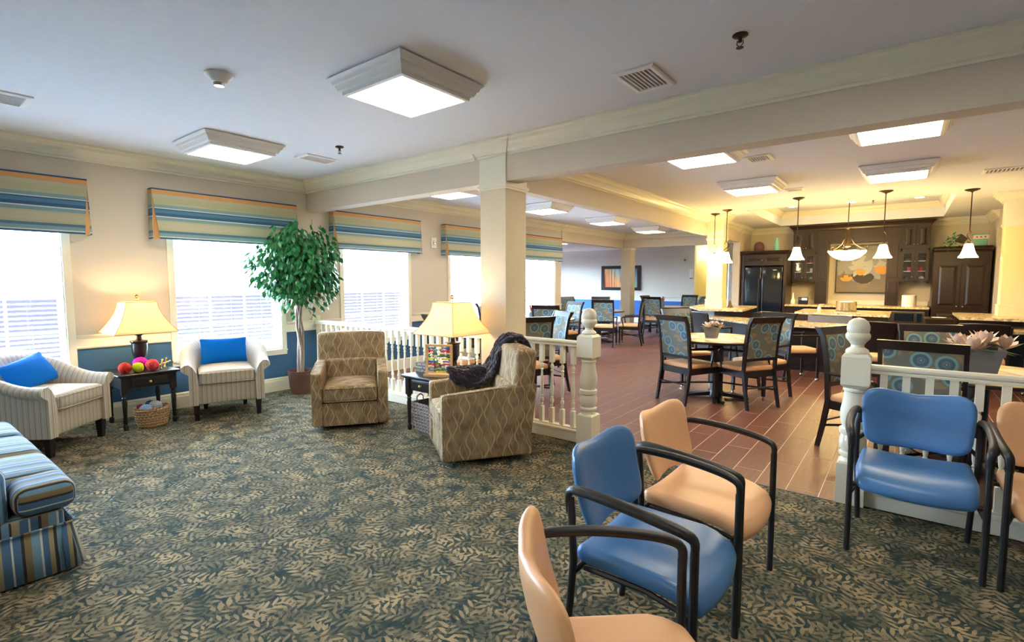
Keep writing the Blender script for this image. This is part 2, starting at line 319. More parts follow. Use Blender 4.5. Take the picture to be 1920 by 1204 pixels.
    def tube(s, pts, r, n=8, f=None, flat=1.0):
        pts = [Vector(p) for p in pts]; rings = []; rr = r if isinstance(r, (list, tuple)) else [r] * len(pts)
        t0 = (pts[1] - pts[0]).normalized(); ref = Vector((0, 0, 1)) if abs(t0.z) < 0.9 else Vector((1, 0, 0))
        nrm = (ref - t0 * ref.dot(t0)).normalized()
        for i, p in enumerate(pts):
            if i == 0: t = t0
            elif i == len(pts) - 1: t = (pts[i] - pts[i - 1]).normalized()
            else: t = ((pts[i + 1] - p).normalized() + (p - pts[i - 1]).normalized()).normalized()
            nrm = (nrm - t * nrm.dot(t)).normalized(); b = t.cross(nrm)
            rings.append([tuple(p + (nrm * math.cos(2 * PI * k / n) * flat + b * math.sin(2 * PI * k / n)) * rr[i]) for k in range(n)])
        return s.loft(rings, f=f)
    def prism(s, poly, a0, a1, axis='z', f=None):
        # poly in the two other axes (cyclic order), extruded along axis
        n = len(poly)
        def mk(p, a):
            return {'z': (p[0], p[1], a), 'x': (a, p[0], p[1]), 'y': (p[0], a, p[1])}[axis]
        vs = [mk(p, a0) for p in poly] + [mk(p, a1) for p in poly]
        fs = [tuple(reversed(range(n))), tuple(range(n, 2 * n))] + [(i, (i + 1) % n, n + (i + 1) % n, n + i) for i in range(n)]
        return s.add(vs, fs, f=f)
    def ball(s, c, r, n=12, sc=(1, 1, 1), f=None):
        m = max(4, n // 2); pr = [(max(1e-5, r * math.sin(PI * i / m)), -r * math.cos(PI * i / m)) for i in range(m + 1)]
        return s.lathe([(p[0], p[1] * sc[2]) for p in pr], c, n, f, False, sc[0], sc[1])
    def build(s, name, mat, parent=None, loc=None, rz=0.0, smooth=35, endz=False):
        me = bpy.data.meshes.new(name); me.from_pydata(s.v, [], s.f)
        if isinstance(mat, (list, tuple)):
            for q in mat: me.materials.append(q)
        else: me.materials.append(mat)
        bm = bmesh.new(); bm.from_mesh(me)
        if len(s.f) < 60000:
            bm.faces.ensure_lookup_table(); uvl = bm.loops.layers.uv.new('UVMap')
            bm.normal_update()
            for i, fc in enumerate(bm.faces):
                if i in s.uv:
                    for lp, u in zip(fc.loops, s.uv[i]): lp[uvl].uv = u
                else:
                    nx, ny, nz = (abs(q) for q in fc.normal)
                    for lp in fc.loops:
                        p = lp.vert.co
                        if endz and nx > max(ny, nz): lp[uvl].uv = (p.z, p.y); continue
                        lp[uvl].uv = (p.x, p.y) if nz >= max(nx, ny) else ((p.x, p.z) if ny >= nx else (p.y, p.z))
            bmesh.ops.recalc_face_normals(bm, faces=bm.faces)
        bm.to_mesh(me); bm.free()
        if smooth:
            me.shade_smooth(); me.set_sharp_from_angle(angle=math.radians(smooth))
        o = bpy.data.objects.new(name, me); COL.objects.link(o)
        if parent: o.parent = parent
        if loc: o.location = loc
        o.rotation_euler.z = rz
        return o
def curve(pts, k=4):
    P_ = [Vector(q) for q in pts]; out = []
    for i in range(len(P_) - 1):
        a, b, c, d = P_[max(0, i - 1)], P_[i], P_[i + 1], P_[min(len(P_) - 1, i + 2)]
        for j in range(k):
            t = j / k; out.append(tuple(0.5 * ((2 * b) + (c - a) * t + (2 * a - 5 * b + 4 * c - d) * t * t + (3 * b - a - 3 * c + d) * t ** 3)))
    return out + [tuple(P_[-1])]
def crad(r, k=4):
    o = []
    for a, b in zip(r, r[1:]): o += [a + (b - a) * j / k for j in range(k)]
    return o + [r[-1]]
def thing(name, label, cat, loc=(0, 0, 0), rz=0.0, group=None):
    o = bpy.data.objects.new(name, None); COL.objects.link(o); o.empty_display_size = 0.1
    o.location = loc; o.rotation_euler = (0, 0, rz); o['label'] = label; o['category'] = cat
    if group: o['group'] = group
    return o
def tag(o, label, cat, group=None):
    o['label'] = label; o['category'] = cat
    if group: o['group'] = group
    return o
def struct(o): o['kind'] = 'structure'; return o
def kids(o): return [c for c in o.children]
def dup(root, loc, rz=None, label=None, group=None, scale=None):
    r = root.copy(); COL.objects.link(r); r.location = loc
    if rz is not None: r.rotation_euler = (0, 0, rz)
    if scale: r.scale = scale
    if label: r['label'] = label
    if group: r['group'] = group
    for ch in kids(root):
        c = ch.copy(); COL.objects.link(c); c.parent = r
        for g_ in kids(ch):
            d = g_.copy(); COL.objects.link(d); d.parent = c
    return r
def child(src, parent, loc, rz=0.0):
    c = src.copy(); COL.objects.link(c); c.parent = parent; c.location = loc; c.rotation_euler = (0, 0, rz); return c
# ------------------------------------------------------------------ room shell
CZ = 2.8
floorb = struct(MB().box(-6, 11, -3, 21, -0.2, -0.0015).build('floor', MT['grout'], smooth=0))
cp = struct(MB().box(0, 9.5, -2.4, 3.87, -0.011, 0.0).box(0, 4.28, 3.87, 3.90, -0.011, 0.0).box(6.25, 9.5, 3.87, 3.90, -0.011, 0).build('floor', MT['carpet'], smooth=0))
struct(MB().box(4.43, 6.24, 3.862, 3.875, -0.01, 0.004).build('trim_1', MT['slot'], smooth=0))
# individual plank tiles under the floor (nearest ones) and the rest joined
PW, PL = 0.197, 0.80
me_src = MB().box(0.0032, PW - 0.0032, 0.005, PL - 0.005, -0.010, 0.0).build('plank', MT['plank'], floorb, smooth=0)
cells = []
for i in range(-2, 49):
    x = 0.045 + i * PW; off = (i * 0.37) % 1.0 * PL
    for j in range(-1, 17):
        y = 3.875 + off - PL + j * PL
        if x < -0.2 or x > 9.4 or y + PL < 3.9: continue
        cells.append((math.hypot(x + 0.1 - 6.0, y + 0.45 - 1.5), x, y))
cells.sort(); rest = MB(); first = True; cnt = 0
for k, (d_, x, y) in enumerate(cells):
    if y < 3.875 or cnt >= 295:
        y0 = max(y, 3.875)
        if y + PL > 3.9: rest.box(x + 0.0032, x + PW - 0.0032, y0 + 0.005, y + PL - 0.005, -0.010, 0.0)
    else:
        cnt += 1
        if first: me_src.location = (x, y, 0); first = False
        else: child(me_src, floorb, (x, y, 0))
for i in range(-28, 1):           # alcove beyond the window wall
    for j in range(9): 
        y = 10.5 + j * PL + (i * 0.37 % 1.0) * PL * 0; rest.box(i * PW + 0.0035, i * PW + PW - 0.0035, y + 0.0035, y + PL - 0.0035, -0.010, 0)
r_ = rest.build('plank_field', MT['plank'], floorb, smooth=0); r_['kind'] = 'stuff'
# window wall at x = 0 with five openings
WIN = [(0.03, 1.26), (2.22, 3.44), (4.41, 5.63), (6.63, 7.85), (8.80, 10.08)]
WZ0, WZ1 = 0.55, 2.08
w = MB(); ys = [-2.4] + [q for p in WIN for q in p] + [10.4]
for i in range(0, len(ys), 2): w.box(-0.15, 0, ys[i], ys[i + 1], 0, CZ)
for a, b in WIN: w.box(-0.15, 0, a, b, 0, WZ0); w.box(-0.15, 0, a, b, WZ1, CZ)
struct(w.build('wall_left', MT['wall'], smooth=0))
struct(MB().box(-5.2, -0.15, 10.25, 10.4, 0, CZ).build('wall_alcove', MT['wall_far'], smooth=0))
struct(MB().box(-5.35, -5.2, 10.25, 12.9, 0, CZ).box(-5.35, -5.2, 13.6, 14.2, 0, CZ).box(-5.35, -5.2, 12.9, 13.6, 0, 0.6).box(-5.35, -5.2, 12.9, 13.6, 2.1, CZ).box(-5.35, -5.2, 15.6, 17, 0, CZ).box(-5.35, -5.2, 14.2, 15.6, 0, 0.6).box(-5.35, -5.2, 14.2, 15.6, 2.1, CZ).build('wall_far_left', MT['wall_far'], smooth=0))
struct(MB().box(-5.3, 1.05, 16.9, 17.1, 0, CZ).build('wall_far', MT['wall_far'], smooth=0))
struct(MB().box(0.9, 1.05, 17.1, 20, 0, CZ).build('wall_corridor', MT['ycol'], smooth=0))
struct(MB().box(0.9, 3.2, 18.6, 18.75, 0, CZ).build('wall_corridor_end', MT['wall'], smooth=0))
dw = MB().box(2.02, 2.28, 16.2, 16.35, 0, CZ).box(3.12, 3.3, 16.2, 16.35, 0, CZ).box(2.28, 3.12, 16.2, 16.35, 2.07, CZ)
struct(dw.build('wall_pantry_corridor', MT['ycol'], smooth=0))
struct(MB().box(2.02, 2.12, 16.35, 18.6, 0, CZ).build('wall_passage', MT['ycol'], smooth=0))
struct(MB().box(3.14, 3.3, 13.35, 16.2, 0, CZ).build('wall_kitchen_left', MT['beam'], smooth=0))
struct(MB().box(3.3, 7.90, 14.46, 14.6, 0, CZ).build('wall_kitchen', MT['beam'], smooth=0))
struct(MB().box(7.90, 7.98, 13.3, 14.6, 0, CZ).box(7.98, 8.5, 13.9, 14.0, 0, CZ).build('wall_kitchen_right', MT['beam'], smooth=0))
struct(MB().box(8.5, 9.8, 11.6, 14.0, 0, CZ).build('wall_dining_right_end', MT['beam'], smooth=0))
struct(MB().box(9.5, 9.65, -2.4, 14, 0, CZ).build('wall_right', MT['wall'], smooth=0))
struct(MB().box(-0.15, 9.65, -2.55, -2.4, 0, CZ).build('wall_back', MT['wall'], smooth=0))
# ceiling with tray recess over the kitchen
TX0, TX1, TY0, TY1, TZ = 4.08, 7.12, 10.5, 13.98, 3.12
c = MB().box(-0.15, 9.65, -2.5, TY0, CZ, CZ + 0.1).box(-0.15, TX0, TY0, 19, CZ, CZ + 0.1).box(TX1, 9.65, TY0, 19, CZ, CZ + 0.1)
c.box(TX0, TX1, TY1, 19, CZ, CZ + 0.1).box(-5.35, -0.15, 10.2, 19, CZ, CZ + 0.1)
c.box(TX0 - 0.1, TX0, TY0 - 0.1, TY1 + 0.1, CZ + 0.1, TZ).box(TX1, TX1 + 0.1, TY0 - 0.1, TY1 + 0.1, CZ + 0.1, TZ)
c.box(TX0, TX1, TY0 - 0.1, TY0, CZ + 0.1, TZ).box(TX0, TX1, TY1, TY1 + 0.1, CZ + 0.1, TZ).box(TX0 - 0.1, TX1 + 0.1, TY0 - 0.1, TY1 + 0.1, TZ, TZ + 0.1)
struct(c.build('ceiling', MT['ceiling'], smooth=0))
# crown profile: (out from wall, down from ceiling)
CR = [(0, 0), (0.115, 0), (0.115, 0.018), (0.095, 0.03), (0.088, 0.055), (0.06, 0.075), (0.035, 0.105), (0.028, 0.125), (0.012, 0.13), (0.012, 0.15), (0, 0.15)]
tn = [1]
def crown(p0, p1, nrm, z=CZ, sc=1.0, mat='white', name=None):
    m = MB(); d = (Vector(p1) - Vector(p0)).normalized(); q = Vector(nrm)
    rings = []
    for p in (p0, p1): rings.append([(p[0] + q.x * a * sc, p[1] + q.y * a * sc, z - b * sc) for a, b in CR])
    m.loft(rings); tn[0] += 1
    return struct(m.build(name or 'trim_%d' % tn[0], MT[mat], smooth=0))
BZ = 2.41
BY0, BY1 = 3.87, 4.05
crown((0, -2.4), (0, BY0), (1, 0)); crown((0, BY1), (0, 10.4), (1, 0))
crown((0, BY0), (3.10, BY0), (0, -1)); crown((3.50, BY0), (9.5, BY0), (0, -1))
crown((0, BY1), (3.17, BY1), (0, 1)); crown((3.27 + 0.2, BY1), (9.5, BY1), (0, 1))
struct(MB().box(0, 3.2, BY0, BY1, BZ, CZ).box(3.45, 9.5, BY0, BY1, BZ, CZ).build('beam_front', MT['beam'], smooth=0))
struct(MB().box(3.15, 3.29, BY1, 13.4, BZ, CZ).build('beam_dining', MT['beam'], smooth=0))
crown((3.29, BY1), (3.29, 13.4), (1, 0)); crown((3.15, BY1), (3.15, 13.6), (-1, 0))
struct(MB().box(-0.15, 0.02, 10.4, 13.7, BZ, CZ).box(0.02, 3.15, 13.72, 13.9, BZ, CZ).build('beam_alcove', MT['beam'], smooth=0))
crown((0.02, 10.4), (0.02, 13.7), (1, 0)); crown((0.02, 13.72), (3.15, 13.72), (0, -1)); crown((-0.15, 10.4), (-0.15, 16.9), (-1, 0))
struct(MB().box(-5.2, -0.15, 15.4, 15.55, 2.50, CZ).build('beam_far', MT['purewhite'], smooth=0))
crown((-5.2, 16.9), (1.05, 16.9), (0, -1)); crown((3.3, 14.45), (7.86, 14.45), (0, -1)); crown((3.3, 13.4), (3.3, 14.45), (1, 0)); crown((7.90, 13.3), (7.90, 14.45), (-1, 0))
crown((TX0, TY1), (TX1, TY1), (0, -1), TZ, 0.85); crown((TX0, TY0), (TX0, TY1), (1, 0), TZ, 0.85); crown((TX1, TY0), (TX1, TY1), (-1, 0), TZ, 0.85); crown((TX0, TY0), (TX1, TY0), (0, 1), TZ, 0.85)
# chair rail, baseboards
RAIL = [(0, 0.775), (0.014, 0.775), (0.02, 0.79), (0.012, 0.80), (0.012, 0.875), (0.022, 0.885), (0.032, 0.905), (0.022, 0.915), (0, 0.915)]
BASE = [(0, 0), (0.018, 0), (0.018, 0.13), (0.012, 0.15), (0.012, 0.165), (0.004, 0.18), (0, 0.18)]
def runx(prof, y0, y1, x=0.0, sgn=1):
    return MB().loft([[(x + sgn * a, yy, b) for a, b in prof] for yy in (y0, y1)])
m = MB(); segs = [(-2.4, -0.04), (1.325, 2.155), (3.505, 4.345), (5.695, 6.565), (7.915, 8.735), (10.145, 10.4)]
for a, b in segs: m.loft([[(p, yy, q) for p, q in RAIL] for yy in (a, b)])
struct(m.build('trim_chair_rail', MT['white'], smooth=0))
struct(runx(BASE, -2.4, 10.4).build('baseboard_left', MT['white'], smooth=0))
m = MB().loft([[(xx, 16.9 - a, b) for a, b in RAIL] for xx in (-5.2, 1.05)]).loft([[(xx, 16.9 - a, b) for a, b in BASE] for xx in (-5.2, 1.05)])
struct(m.build('baseboard_far', MT['purewhite'], smooth=0))
# ------------------------------------------------------------------ windows, blinds, valances
WN = ['at the photo left edge', 'behind the small armchair', 'just past the ficus', 'beside the square column', 'farthest along the wall']
slat0 = None
for i, (a, b) in enumerate(WIN):
    t = thing('window_%d' % (i + 1), 'w', 'window', (0, (a + b) / 2, 0)); del t['label'], t['category']; struct(t); h = (b - a) / 2
    m = MB(); o = 0.065
    m.box(0, 0.02, -h - o, -h, WZ0 - o, WZ1 + o).box(0, 0.02, h, h + o, WZ0 - o, WZ1 + o).box(0, 0.02, -h, h, WZ1, WZ1 + o).box(0, 0.02, -h, h, WZ0 - o, WZ0)
    m.box(-0.15, 0.0, -h, -h + 0.01, WZ0, WZ1).box(-0.15, 0.0, h - 0.01, h, WZ0, WZ1).box(-0.15, 0, -h, h, WZ0, WZ0 + 0.01)
    struct(m.build('window_frame', MT['white'], t, smooth=0))
    struct(MB().box(0, 0.04, -h - o, h + o, WZ0 - 0.015, WZ0 + 0.008).build('window_sill', MT['white'], t, smooth=0))
    m = MB().box(-0.132, -0.098, -h + 0.035, h - 0.035, 1.29, 1.33)
    for q in (-h / 3, h / 3): m.box(-0.124, -0.106, q - 0.01, q + 0.01, WZ0 + 0.04, WZ1)
    for q in (0.95, 1.68): m.box(-0.127, -0.103, -h + 0.035, h - 0.035, q - 0.01, q + 0.01)
    m.box(-0.13, -0.10, -h, -h + 0.035, WZ0, WZ1).box(-0.13, -0.10, h - 0.035, h, WZ0, WZ1).box(-0.13, -0.10, -h + 0.035, h - 0.035, WZ0, WZ0 + 0.04)
    struct(m.build('window_sash', MT['purewhite'], t, smooth=0))
    struct(MB().box(-0.118, -0.114, -h, h, WZ0, WZ1).build('pane', MT['glass'], t, smooth=0))
    bl = thing('window_blind', 'white horizontal slatted blind in the window ' + WN[i], 'blind', (-0.045, (a + b) / 2, 0), 0, 'white slatted window blinds')
    if slat0 is None:
        src = MB().box(-0.024, 0.024, -h + 0.02, h - 0.02, -0.0013, 0.0013, f=lambda x, y, z: (x, y, z - x * 0.25)); sl = src.build('slat', MT['slat'], bl, (0, 0, WZ0 + 0.045), smooth=0); slat0 = sl; k0 = 1
    else: k0 = 0
    k = k0
    while WZ0 + 0.045 + k * 0.046 < WZ1 - 0.06:
        child(slat0, bl, (0, 0, WZ0 + 0.045 + k * 0.046)); k += 1
    m = MB()
    for q in (-h * 0.6, 0, h * 0.6): m.box(0.026, 0.027, q - 0.002, q + 0.002, WZ0 + 0.02, WZ1)
    m.build('ladder_tape', MT['purewhite'], bl, smooth=0)
    MB().box(-0.025, 0.025, -h + 0.015, h - 0.015, WZ0 + 0.012, WZ0 + 0.03).build('bottom_rail', MT['purewhite'], bl, smooth=0)
    # valance
    cy = (a + b) / 2; H = 0.82; t = thing('window_valance', 'blue and green striped valance with orange band over the window ' + WN[i], 'valance', (0, cy, 0), 0, 'striped window valances')
    def fl(x, y, z):  # flare outward downwards
        k = (2.46 - z) / 0.54; return (x * (1 + 0.35 * k), y * (1 + 0.018 * k), z)
    D = 0.11
    m = MB()
    for q in range(5):
        zz0, zz1 = 1.915 + 0.10 * q, min(1.915 + 0.10 * (q + 1), 2.40); h0, h1 = H - 0.055 * (2.40 - zz0) / 0.485 - 0.004, H - 0.055 * (2.40 - zz1) / 0.485 - 0.004
        m.add([(D, -h0, zz0), (D, h0, zz0), (D, h1, zz1), (D, -h1, zz1)], [(0, 1, 2, 3)], [[(-H, zz0 - 1.915), (H, zz0 - 1.915), (H, zz1 - 1.915), (-H, zz1 - 1.915)]], fl)
    o1 = m.build('front_panel', MT['valance'], t, smooth=0); so = o1.modifiers.new('s', 'SOLIDIFY'); so.thickness = 0.006
    for sg in (-1, 1):
        o1 = MB().add([(0.002, sg * H, 1.915), (D - 0.02, sg * H, 1.915), (D, sg * H, 2.40), (0.002, sg * H, 2.40)], [(0, 1, 2, 3)], [[(0, 0), (D, 0), (D, 0.485), (0, 0.485)]], fl).build('side_panel', MT['valance'], t, smooth=0); so = o1.modifiers.new('s', 'SOLIDIFY'); so.thickness = 0.005
        MB().add([(D - 0.006, sg * (H - 0.075), 1.915), (D - 0.026, sg * (H - 0.012), 1.915), (D - 0.006, sg * (H - 0.006), 2.40), (D - 0.007, sg * (H - 0.02), 2.40)], [(0, 1, 2, 3)], None, fl).build('pleat', MT['orange'], t, smooth=0)
    MB().box(0.002, D + 0.004, -H, H, 2.40, 2.445).build('band', MT['orange'], t, smooth=0)
    MB().box(0.002, D + 0.006, -H - 0.002, H + 0.002, 2.445, 2.46).build('piping', MT['navy'], t, smooth=0)
# door by the kitchen
t = bpy.data.objects.new('door_1', None); COL.objects.link(t); t.location = (2.7, 16.2, 0); struct(t)
struct(MB().box(-0.40, 0.40, 0.03, 0.07, 0.01, 2.03).build('door_leaf', MT['purewhite'], t, smooth=0))
for xx in (-0.19, 0.19):
    for z0, z1 in ((0.2, 0.85), (0.95, 1.5), (1.6, 1.9)): struct(MB().rbox(xx - 0.13, xx + 0.13, 0.012, 0.045, z0, z1, 0.012, 2, 1).build('panel', MT['purewhite'], t))
struct(MB().box(-0.47, -0.41, -0.02, 0.02, 0, 2.10).box(0.41, 0.47, -0.02, 0.02, 0, 2.10).box(-0.47, 0.47, -0.02, 0.02, 2.04, 2.10).build('door_frame', MT['purewhite'], t, smooth=0))
struct(MB().ball((0.33, -0.02, 0.95), 0.03).build('door_knob', MT['brass'], t))
# ------------------------------------------------------------------ columns
def column(name, x0, x1, y0, y1, z0, zc, mat, plinth=False):
    t = bpy.data.objects.new(name, None); COL.objects.link(t); t.location = ((x0 + x1) / 2, (y0 + y1) / 2, 0); struct(t)
    hx, hy = (x1 - x0) / 2, (y1 - y0) / 2
    struct(MB().box(-hx, hx, -hy, hy, z0, zc).build('shaft', mat, t, smooth=0))
    m = MB()
    for e, a, b in ((0.010, zc - 0.02, zc), (0.022, zc, zc + 0.03)): m.box(-hx - e, hx + e, -hy - e, hy + e, a, b)
    m.box(-hx - 0.006, hx + 0.006, -hy - 0.006, hy + 0.006, zc + 0.03, CZ - 0.15)
    rings = [[(sx * (hx + 0.006 + a), sy * (hy + 0.006 + a), CZ - b) for sx, sy in ((-1, -1), (1, -1), (1, 1), (-1, 1))] for a, b in reversed(CR[1:])]
    m.loft(rings); struct(m.build('capital', MT['white'], t, smooth=0))
    m = MB().box(-hx - 0.015, hx + 0.015, -hy - 0.015, hy + 0.015, z0, z0 + (0.16 if plinth else 0.18)); 
    if plinth: m.box(-hx - 0.022, hx + 0.022, -hy - 0.022, hy + 0.022, z0 + 0.16, z0 + 0.175)
    struct(m.build('plinth', mat if plinth else MT['white'], t, smooth=0))
    return t
column('column_front', 3.165, 3.485, 3.865, 4.195, 0, 2.36, MT['column'])
column('column_alcove', -0.05, 0.25, 13.75, 14.05, 0, 2.38, MT['column'])
column('column_kitchen_left', 3.29, 3.60, 10.80, 11.11, 0.91, 2.30, MT['ycol'], True)
column('column_kitchen_right', 7.72, 8.03, 10.80, 11.11, 0.91, 2.30, MT['ycol'], True)
# ------------------------------------------------------------------ balustrades
RT, RB = 0.915, 0.115
def newel(parent, x, y=0.0):
    m = MB(); h = 0.078
    pr = [(0.070, 0.27), (0.060, 0.285), (0.060, 0.30), (0.074, 0.315), (0.074, 0.33), (0.062, 0.34), (0.070, 0.355), (0.077, 0.385), (0.076, 0.42), (0.066, 0.45), (0.078, 0.458), (0.080, 0.475), (0.078, 0.49),
          (0.062, 0.497), (0.072, 0.53), (0.078, 0.57), (0.076, 0.61), (0.066, 0.67), (0.060, 0.715), (0.060, 0.735), (0.068, 0.74), (0.068, 0.752), (0.062, 0.758), (0.070, 0.775)]
    m.lathe(pr, n=24)
    def chf(z0, z1, hh):
        m.loft([[(sx * e, sy * e, z) for sx, sy in ((-1, -1), (1, -1), (1, 1), (-1, 1))] for e, z in ((hh, z0), (hh, z1 - 0.012), (hh - 0.014, z1))])
    chf(0.0, 0.275, h); m.loft([[(sx * e, sy * e, z) for sx, sy in ((-1, -1), (1, -1), (1, 1), (-1, 1))] for e, z in ((h - 0.02, 0.762), (h, 0.785), (h, 0.965), (h - 0.018, 0.985))])
    m.lathe([(0.062, 0.98), (0.066, 0.995), (0.060, 1.01), (0.038, 1.025), (0.036, 1.04), (0.050, 1.062), (0.066, 1.08), (0.070, 1.10), (0.064, 1.115), (0.060, 1.12), (0.064, 1.14), (0.063, 1.165), (0.052, 1.192), (0.030, 1.21), (0.001, 1.217)], n=24)
    return m.build('newel_post', MT['white'], parent, (x, y, 0))
bal_src = None
def balusters(parent, xs):
    global bal_src
    for x in xs:
        if bal_src is None:
            m = MB(); q = 0.0195
            m.box(-q, q, -q, q, RB, 0.27).box(-q, q, -q, q, 0.70, 0.865)
            m.lathe([(0.018, 0.27), (0.010, 0.276), (0.015, 0.290), (0.010, 0.304), (0.017, 0.318), (0.018, 0.345), (0.010, 0.358), (0.015, 0.368), (0.010, 0.378), (0.014, 0.40), (0.0175, 0.45), (0.014, 0.54), (0.0095, 0.612), (0.016, 0.622), (0.010, 0.636), (0.016, 0.652), (0.017, 0.668), (0.010, 0.682), (0.012, 0.692), (0.018, 0.70)], n=10)
            bal_src = m.build('baluster', MT['white'], parent, (x, 0, 0))
        else: child(bal_src, parent, (x, 0, 0))
TOP = [(-0.028, 0.865), (-0.030, 0.878), (-0.022, 0.882), (-0.034, 0.893), (-0.036, 0.905), (-0.026, 0.918), (0, 0.922), (0.026, 0.918), (0.036, 0.905), (0.034, 0.893), (0.022, 0.882), (0.030, 0.878), (0.028, 0.865)]
SHOE = [(-0.045, 0), (-0.045, 0.085), (-0.05, 0.09), (-0.05, 0.105), (-0.028, 0.115), (-0.028, 0.125), (0.028, 0.125), (0.028, 0.115), (0.05, 0.105), (0.05, 0.09), (0.045, 0.085), (0.045, 0)]
def rails(parent, x0, x1):
    MB().loft([[(x, a, b) for a, b in TOP] for x in (x0, x1)]).build('top_rail', MT['white'], parent, smooth=25)
    MB().loft([[(x, a, b) for a, b in SHOE] for x in (x0, x1)]).build('bottom_rail', MT['white'], parent, smooth=0)
RY = 3.945
t = thing('railing', 'white balustrade running from the window wall to the square column', 'railing', (0, RY, 0)); rails(t, 0.0, 3.165)
MB().rbox(0, 0.035, -0.06, 0.06, 0.85, 0.98, 0.01, 2, 1).build('wall_block', MT['white'], t)
balusters(t, [0.06 + 0.1145 * i for i in range(27)])
t = thing('railing', 'short white balustrade between the square column and the turned newel post', 'railing', (0, RY, 0)); rails(t, 3.485, 4.29)
balusters(t, [3.516 + 0.1145 * i for i in range(7)]); newel(t, 4.36)
t = thing('railing', 'white balustrade behind the blue vinyl armchair at the right edge', 'railing', (0, RY, 0)); rails(t, 6.40, 9.5)
balusters(t, [6.472 + 0.1122 * i for i in range(27)]); newel(t, 6.325)
# ------------------------------------------------------------------ ceiling fixtures
def fixture():
    t = thing('ceiling_light', 'x', 'ceiling light', (0, 0, CZ))
    pr = [(0.36, 0.0), (0.372, -0.012), (0.36, -0.025), (0.352, -0.03), (0.345, -0.05), (0.335, -0.055), (0.32, -0.085), (0.30, -0.092), (0.298, -0.112), (0.275, -0.116), (0.275, -0.106)]
    MB().loft([[(sx * a, sy * a, b) for sx, sy in ((-1, -1), (1, -1), (1, 1), (-1, 1))] for a, b in pr], cap=False).box(-0.34, 0.34, -0.34, 0.34, -0.02, -0.002).build('frame', MT['purewhite'], t, smooth=0)
    MB().rbox(-0.276, 0.276, -0.276, 0.276, -0.118, -0.09, 0.012, 2, 1).build('diffuser', MT['diffuser'], t)
    return t
fx = fixture(); g_ = 'square flush ceiling lights'
FX = [(3.82, 2.37, 'largest square ceiling light with stepped white frame, over the middle of the carpeted lounge'), (1.26, 2.33, 'square ceiling light over the striped armchairs beside the left window wall'),
      (4.83, 5.40, 'square ceiling light just behind the front beam, above the round dining table'), (6.45, 5.45, 'square ceiling light behind the front beam at the upper right'),
      (4.82, 7.65, 'square ceiling light in front of the kitchen pendants, left one of that pair'), (6.42, 7.68, 'square ceiling light in front of the kitchen pendants, right one of that pair'),
      (1.32, 5.30, 'square ceiling light half hidden by the front beam left of the column'), (1.42, 7.62, 'square ceiling light just right of the square column, first of three in a row'),
      (1.42, 10.0, 'middle one of the three square ceiling lights seen past the column'), (1.42, 12.35, 'farthest of the three square ceiling lights seen past the column'),
      ]
for i, (x, y, lb_) in enumerate(FX):
    if i == 0: fx.location = (x, y, CZ); fx['label'] = lb_; fx['group'] = g_
    else: f_ = dup(fx, (x, y, CZ), None, lb_, g_)
    if i == 0: f_ = fx
    if i in (0, 1, 6, 7, 8, 9):
        d_ = [c for c in kids(f_) if c.name.startswith('diffuser')][0]
        if i == 0: cool = d_.data; warm = cool.copy(); cool.materials[0] = MT['diffuser_cool']
        else: d_.data = cool
    else: [c for c in kids(f_) if c.name.startswith('diffuser')][0].data = warm
def vent(x, y, w, d, lab, n=7, along='x'):
    t = thing('ceiling_vent', lab, 'vent', (x, y, CZ), 0, 'ceiling vents')
    MB().loft([[(sx * (w / 2 - e), sy * (d / 2 - e), z) for sx, sy in ((-1, -1), (1, -1), (1, 1), (-1, 1))] for e, z in ((0, 0), (0.0, -0.010), (0.012, -0.016), (0.035, -0.016), (0.04, -0.006))], cap=False).build('frame', MT['purewhite'], t, smooth=0)
    MB().box(-w / 2 + 0.04, w / 2 - 0.04, -d / 2 + 0.04, d / 2 - 0.04, -0.004, -0.001).build('duct', MT['slot'], t, smooth=0)
    L = (w if along == 'x' else d) / 2 - 0.045
    for k in range(n):
        q = -L + (k + 0.5) * 2 * L / n; m = MB()
        if along == 'x': m.box(q - 0.004, q + 0.004, -d / 2 + 0.04, d / 2 - 0.04, -0.014, -0.004)
        else: m.box(-w / 2 + 0.04, w / 2 - 0.04, q - 0.004, q + 0.004, -0.014, -0.004)
        m.build('louver', MT['purewhite'], t, smooth=0)
vent(5.11, 3.31, 0.28, 0.40, 'square louvered ceiling vent above the front beam, right of the big light')
vent(1.27, 0.72, 0.34, 0.34, 'flat ceiling vent cut by the left edge of the photo')
vent(1.38, 3.20, 0.26, 0.40, 'flat ceiling vent near the beam, beside the left sprinkler')
vent(5.22, 6.15, 0.26, 0.30, 'small ceiling vent right of the light above the round dining table')
vent(5.20, 8.55, 0.24, 0.24, 'tiny ceiling vent behind the left light before the pendants')
vent(7.55, 8.60, 0.62, 0.30, 'wide return vent at the right edge of the dining ceiling', 14)
vent(2.0, 7.62, 0.22, 0.22, 'small ceiling vent right of the first light past the column', 5)
def sprinkler(x, y, z, lab):
    t = thing('sprinkler_head', lab, 'sprinkler', (x, y, z), 0, 'fire sprinklers')
    MB().lathe([(0.001, 0), (0.040, 0), (0.042, -0.006), (0.034, -0.012), (0.018, -0.014), (0.010, -0.02), (0.010, -0.04), (0.001, -0.042)], n=16).build('escutcheon', MT['bronze'], t)
    MB().tube([(-0.014, 0, -0.03), (-0.016, 0, -0.05), (0, 0, -0.066), (0.016, 0, -0.05), (0.014, 0, -0.03)], 0.003, 6).lathe([(0.001, -0.066), (0.020, -0.068), (0.020, -0.071), (0.001, -0.071)], n=10).build('deflector', MT['bronze'], t)
sprinkler(5.77, 3.06, CZ, 'chrome sprinkler head alone on the grey ceiling at the upper right')
sprinkler(2.00, 3.06, CZ, 'small sprinkler head between the flat vent and the column')
sprinkler(2.35, 8.5, CZ, 'sprinkler head on the ceiling past the column between two lights')
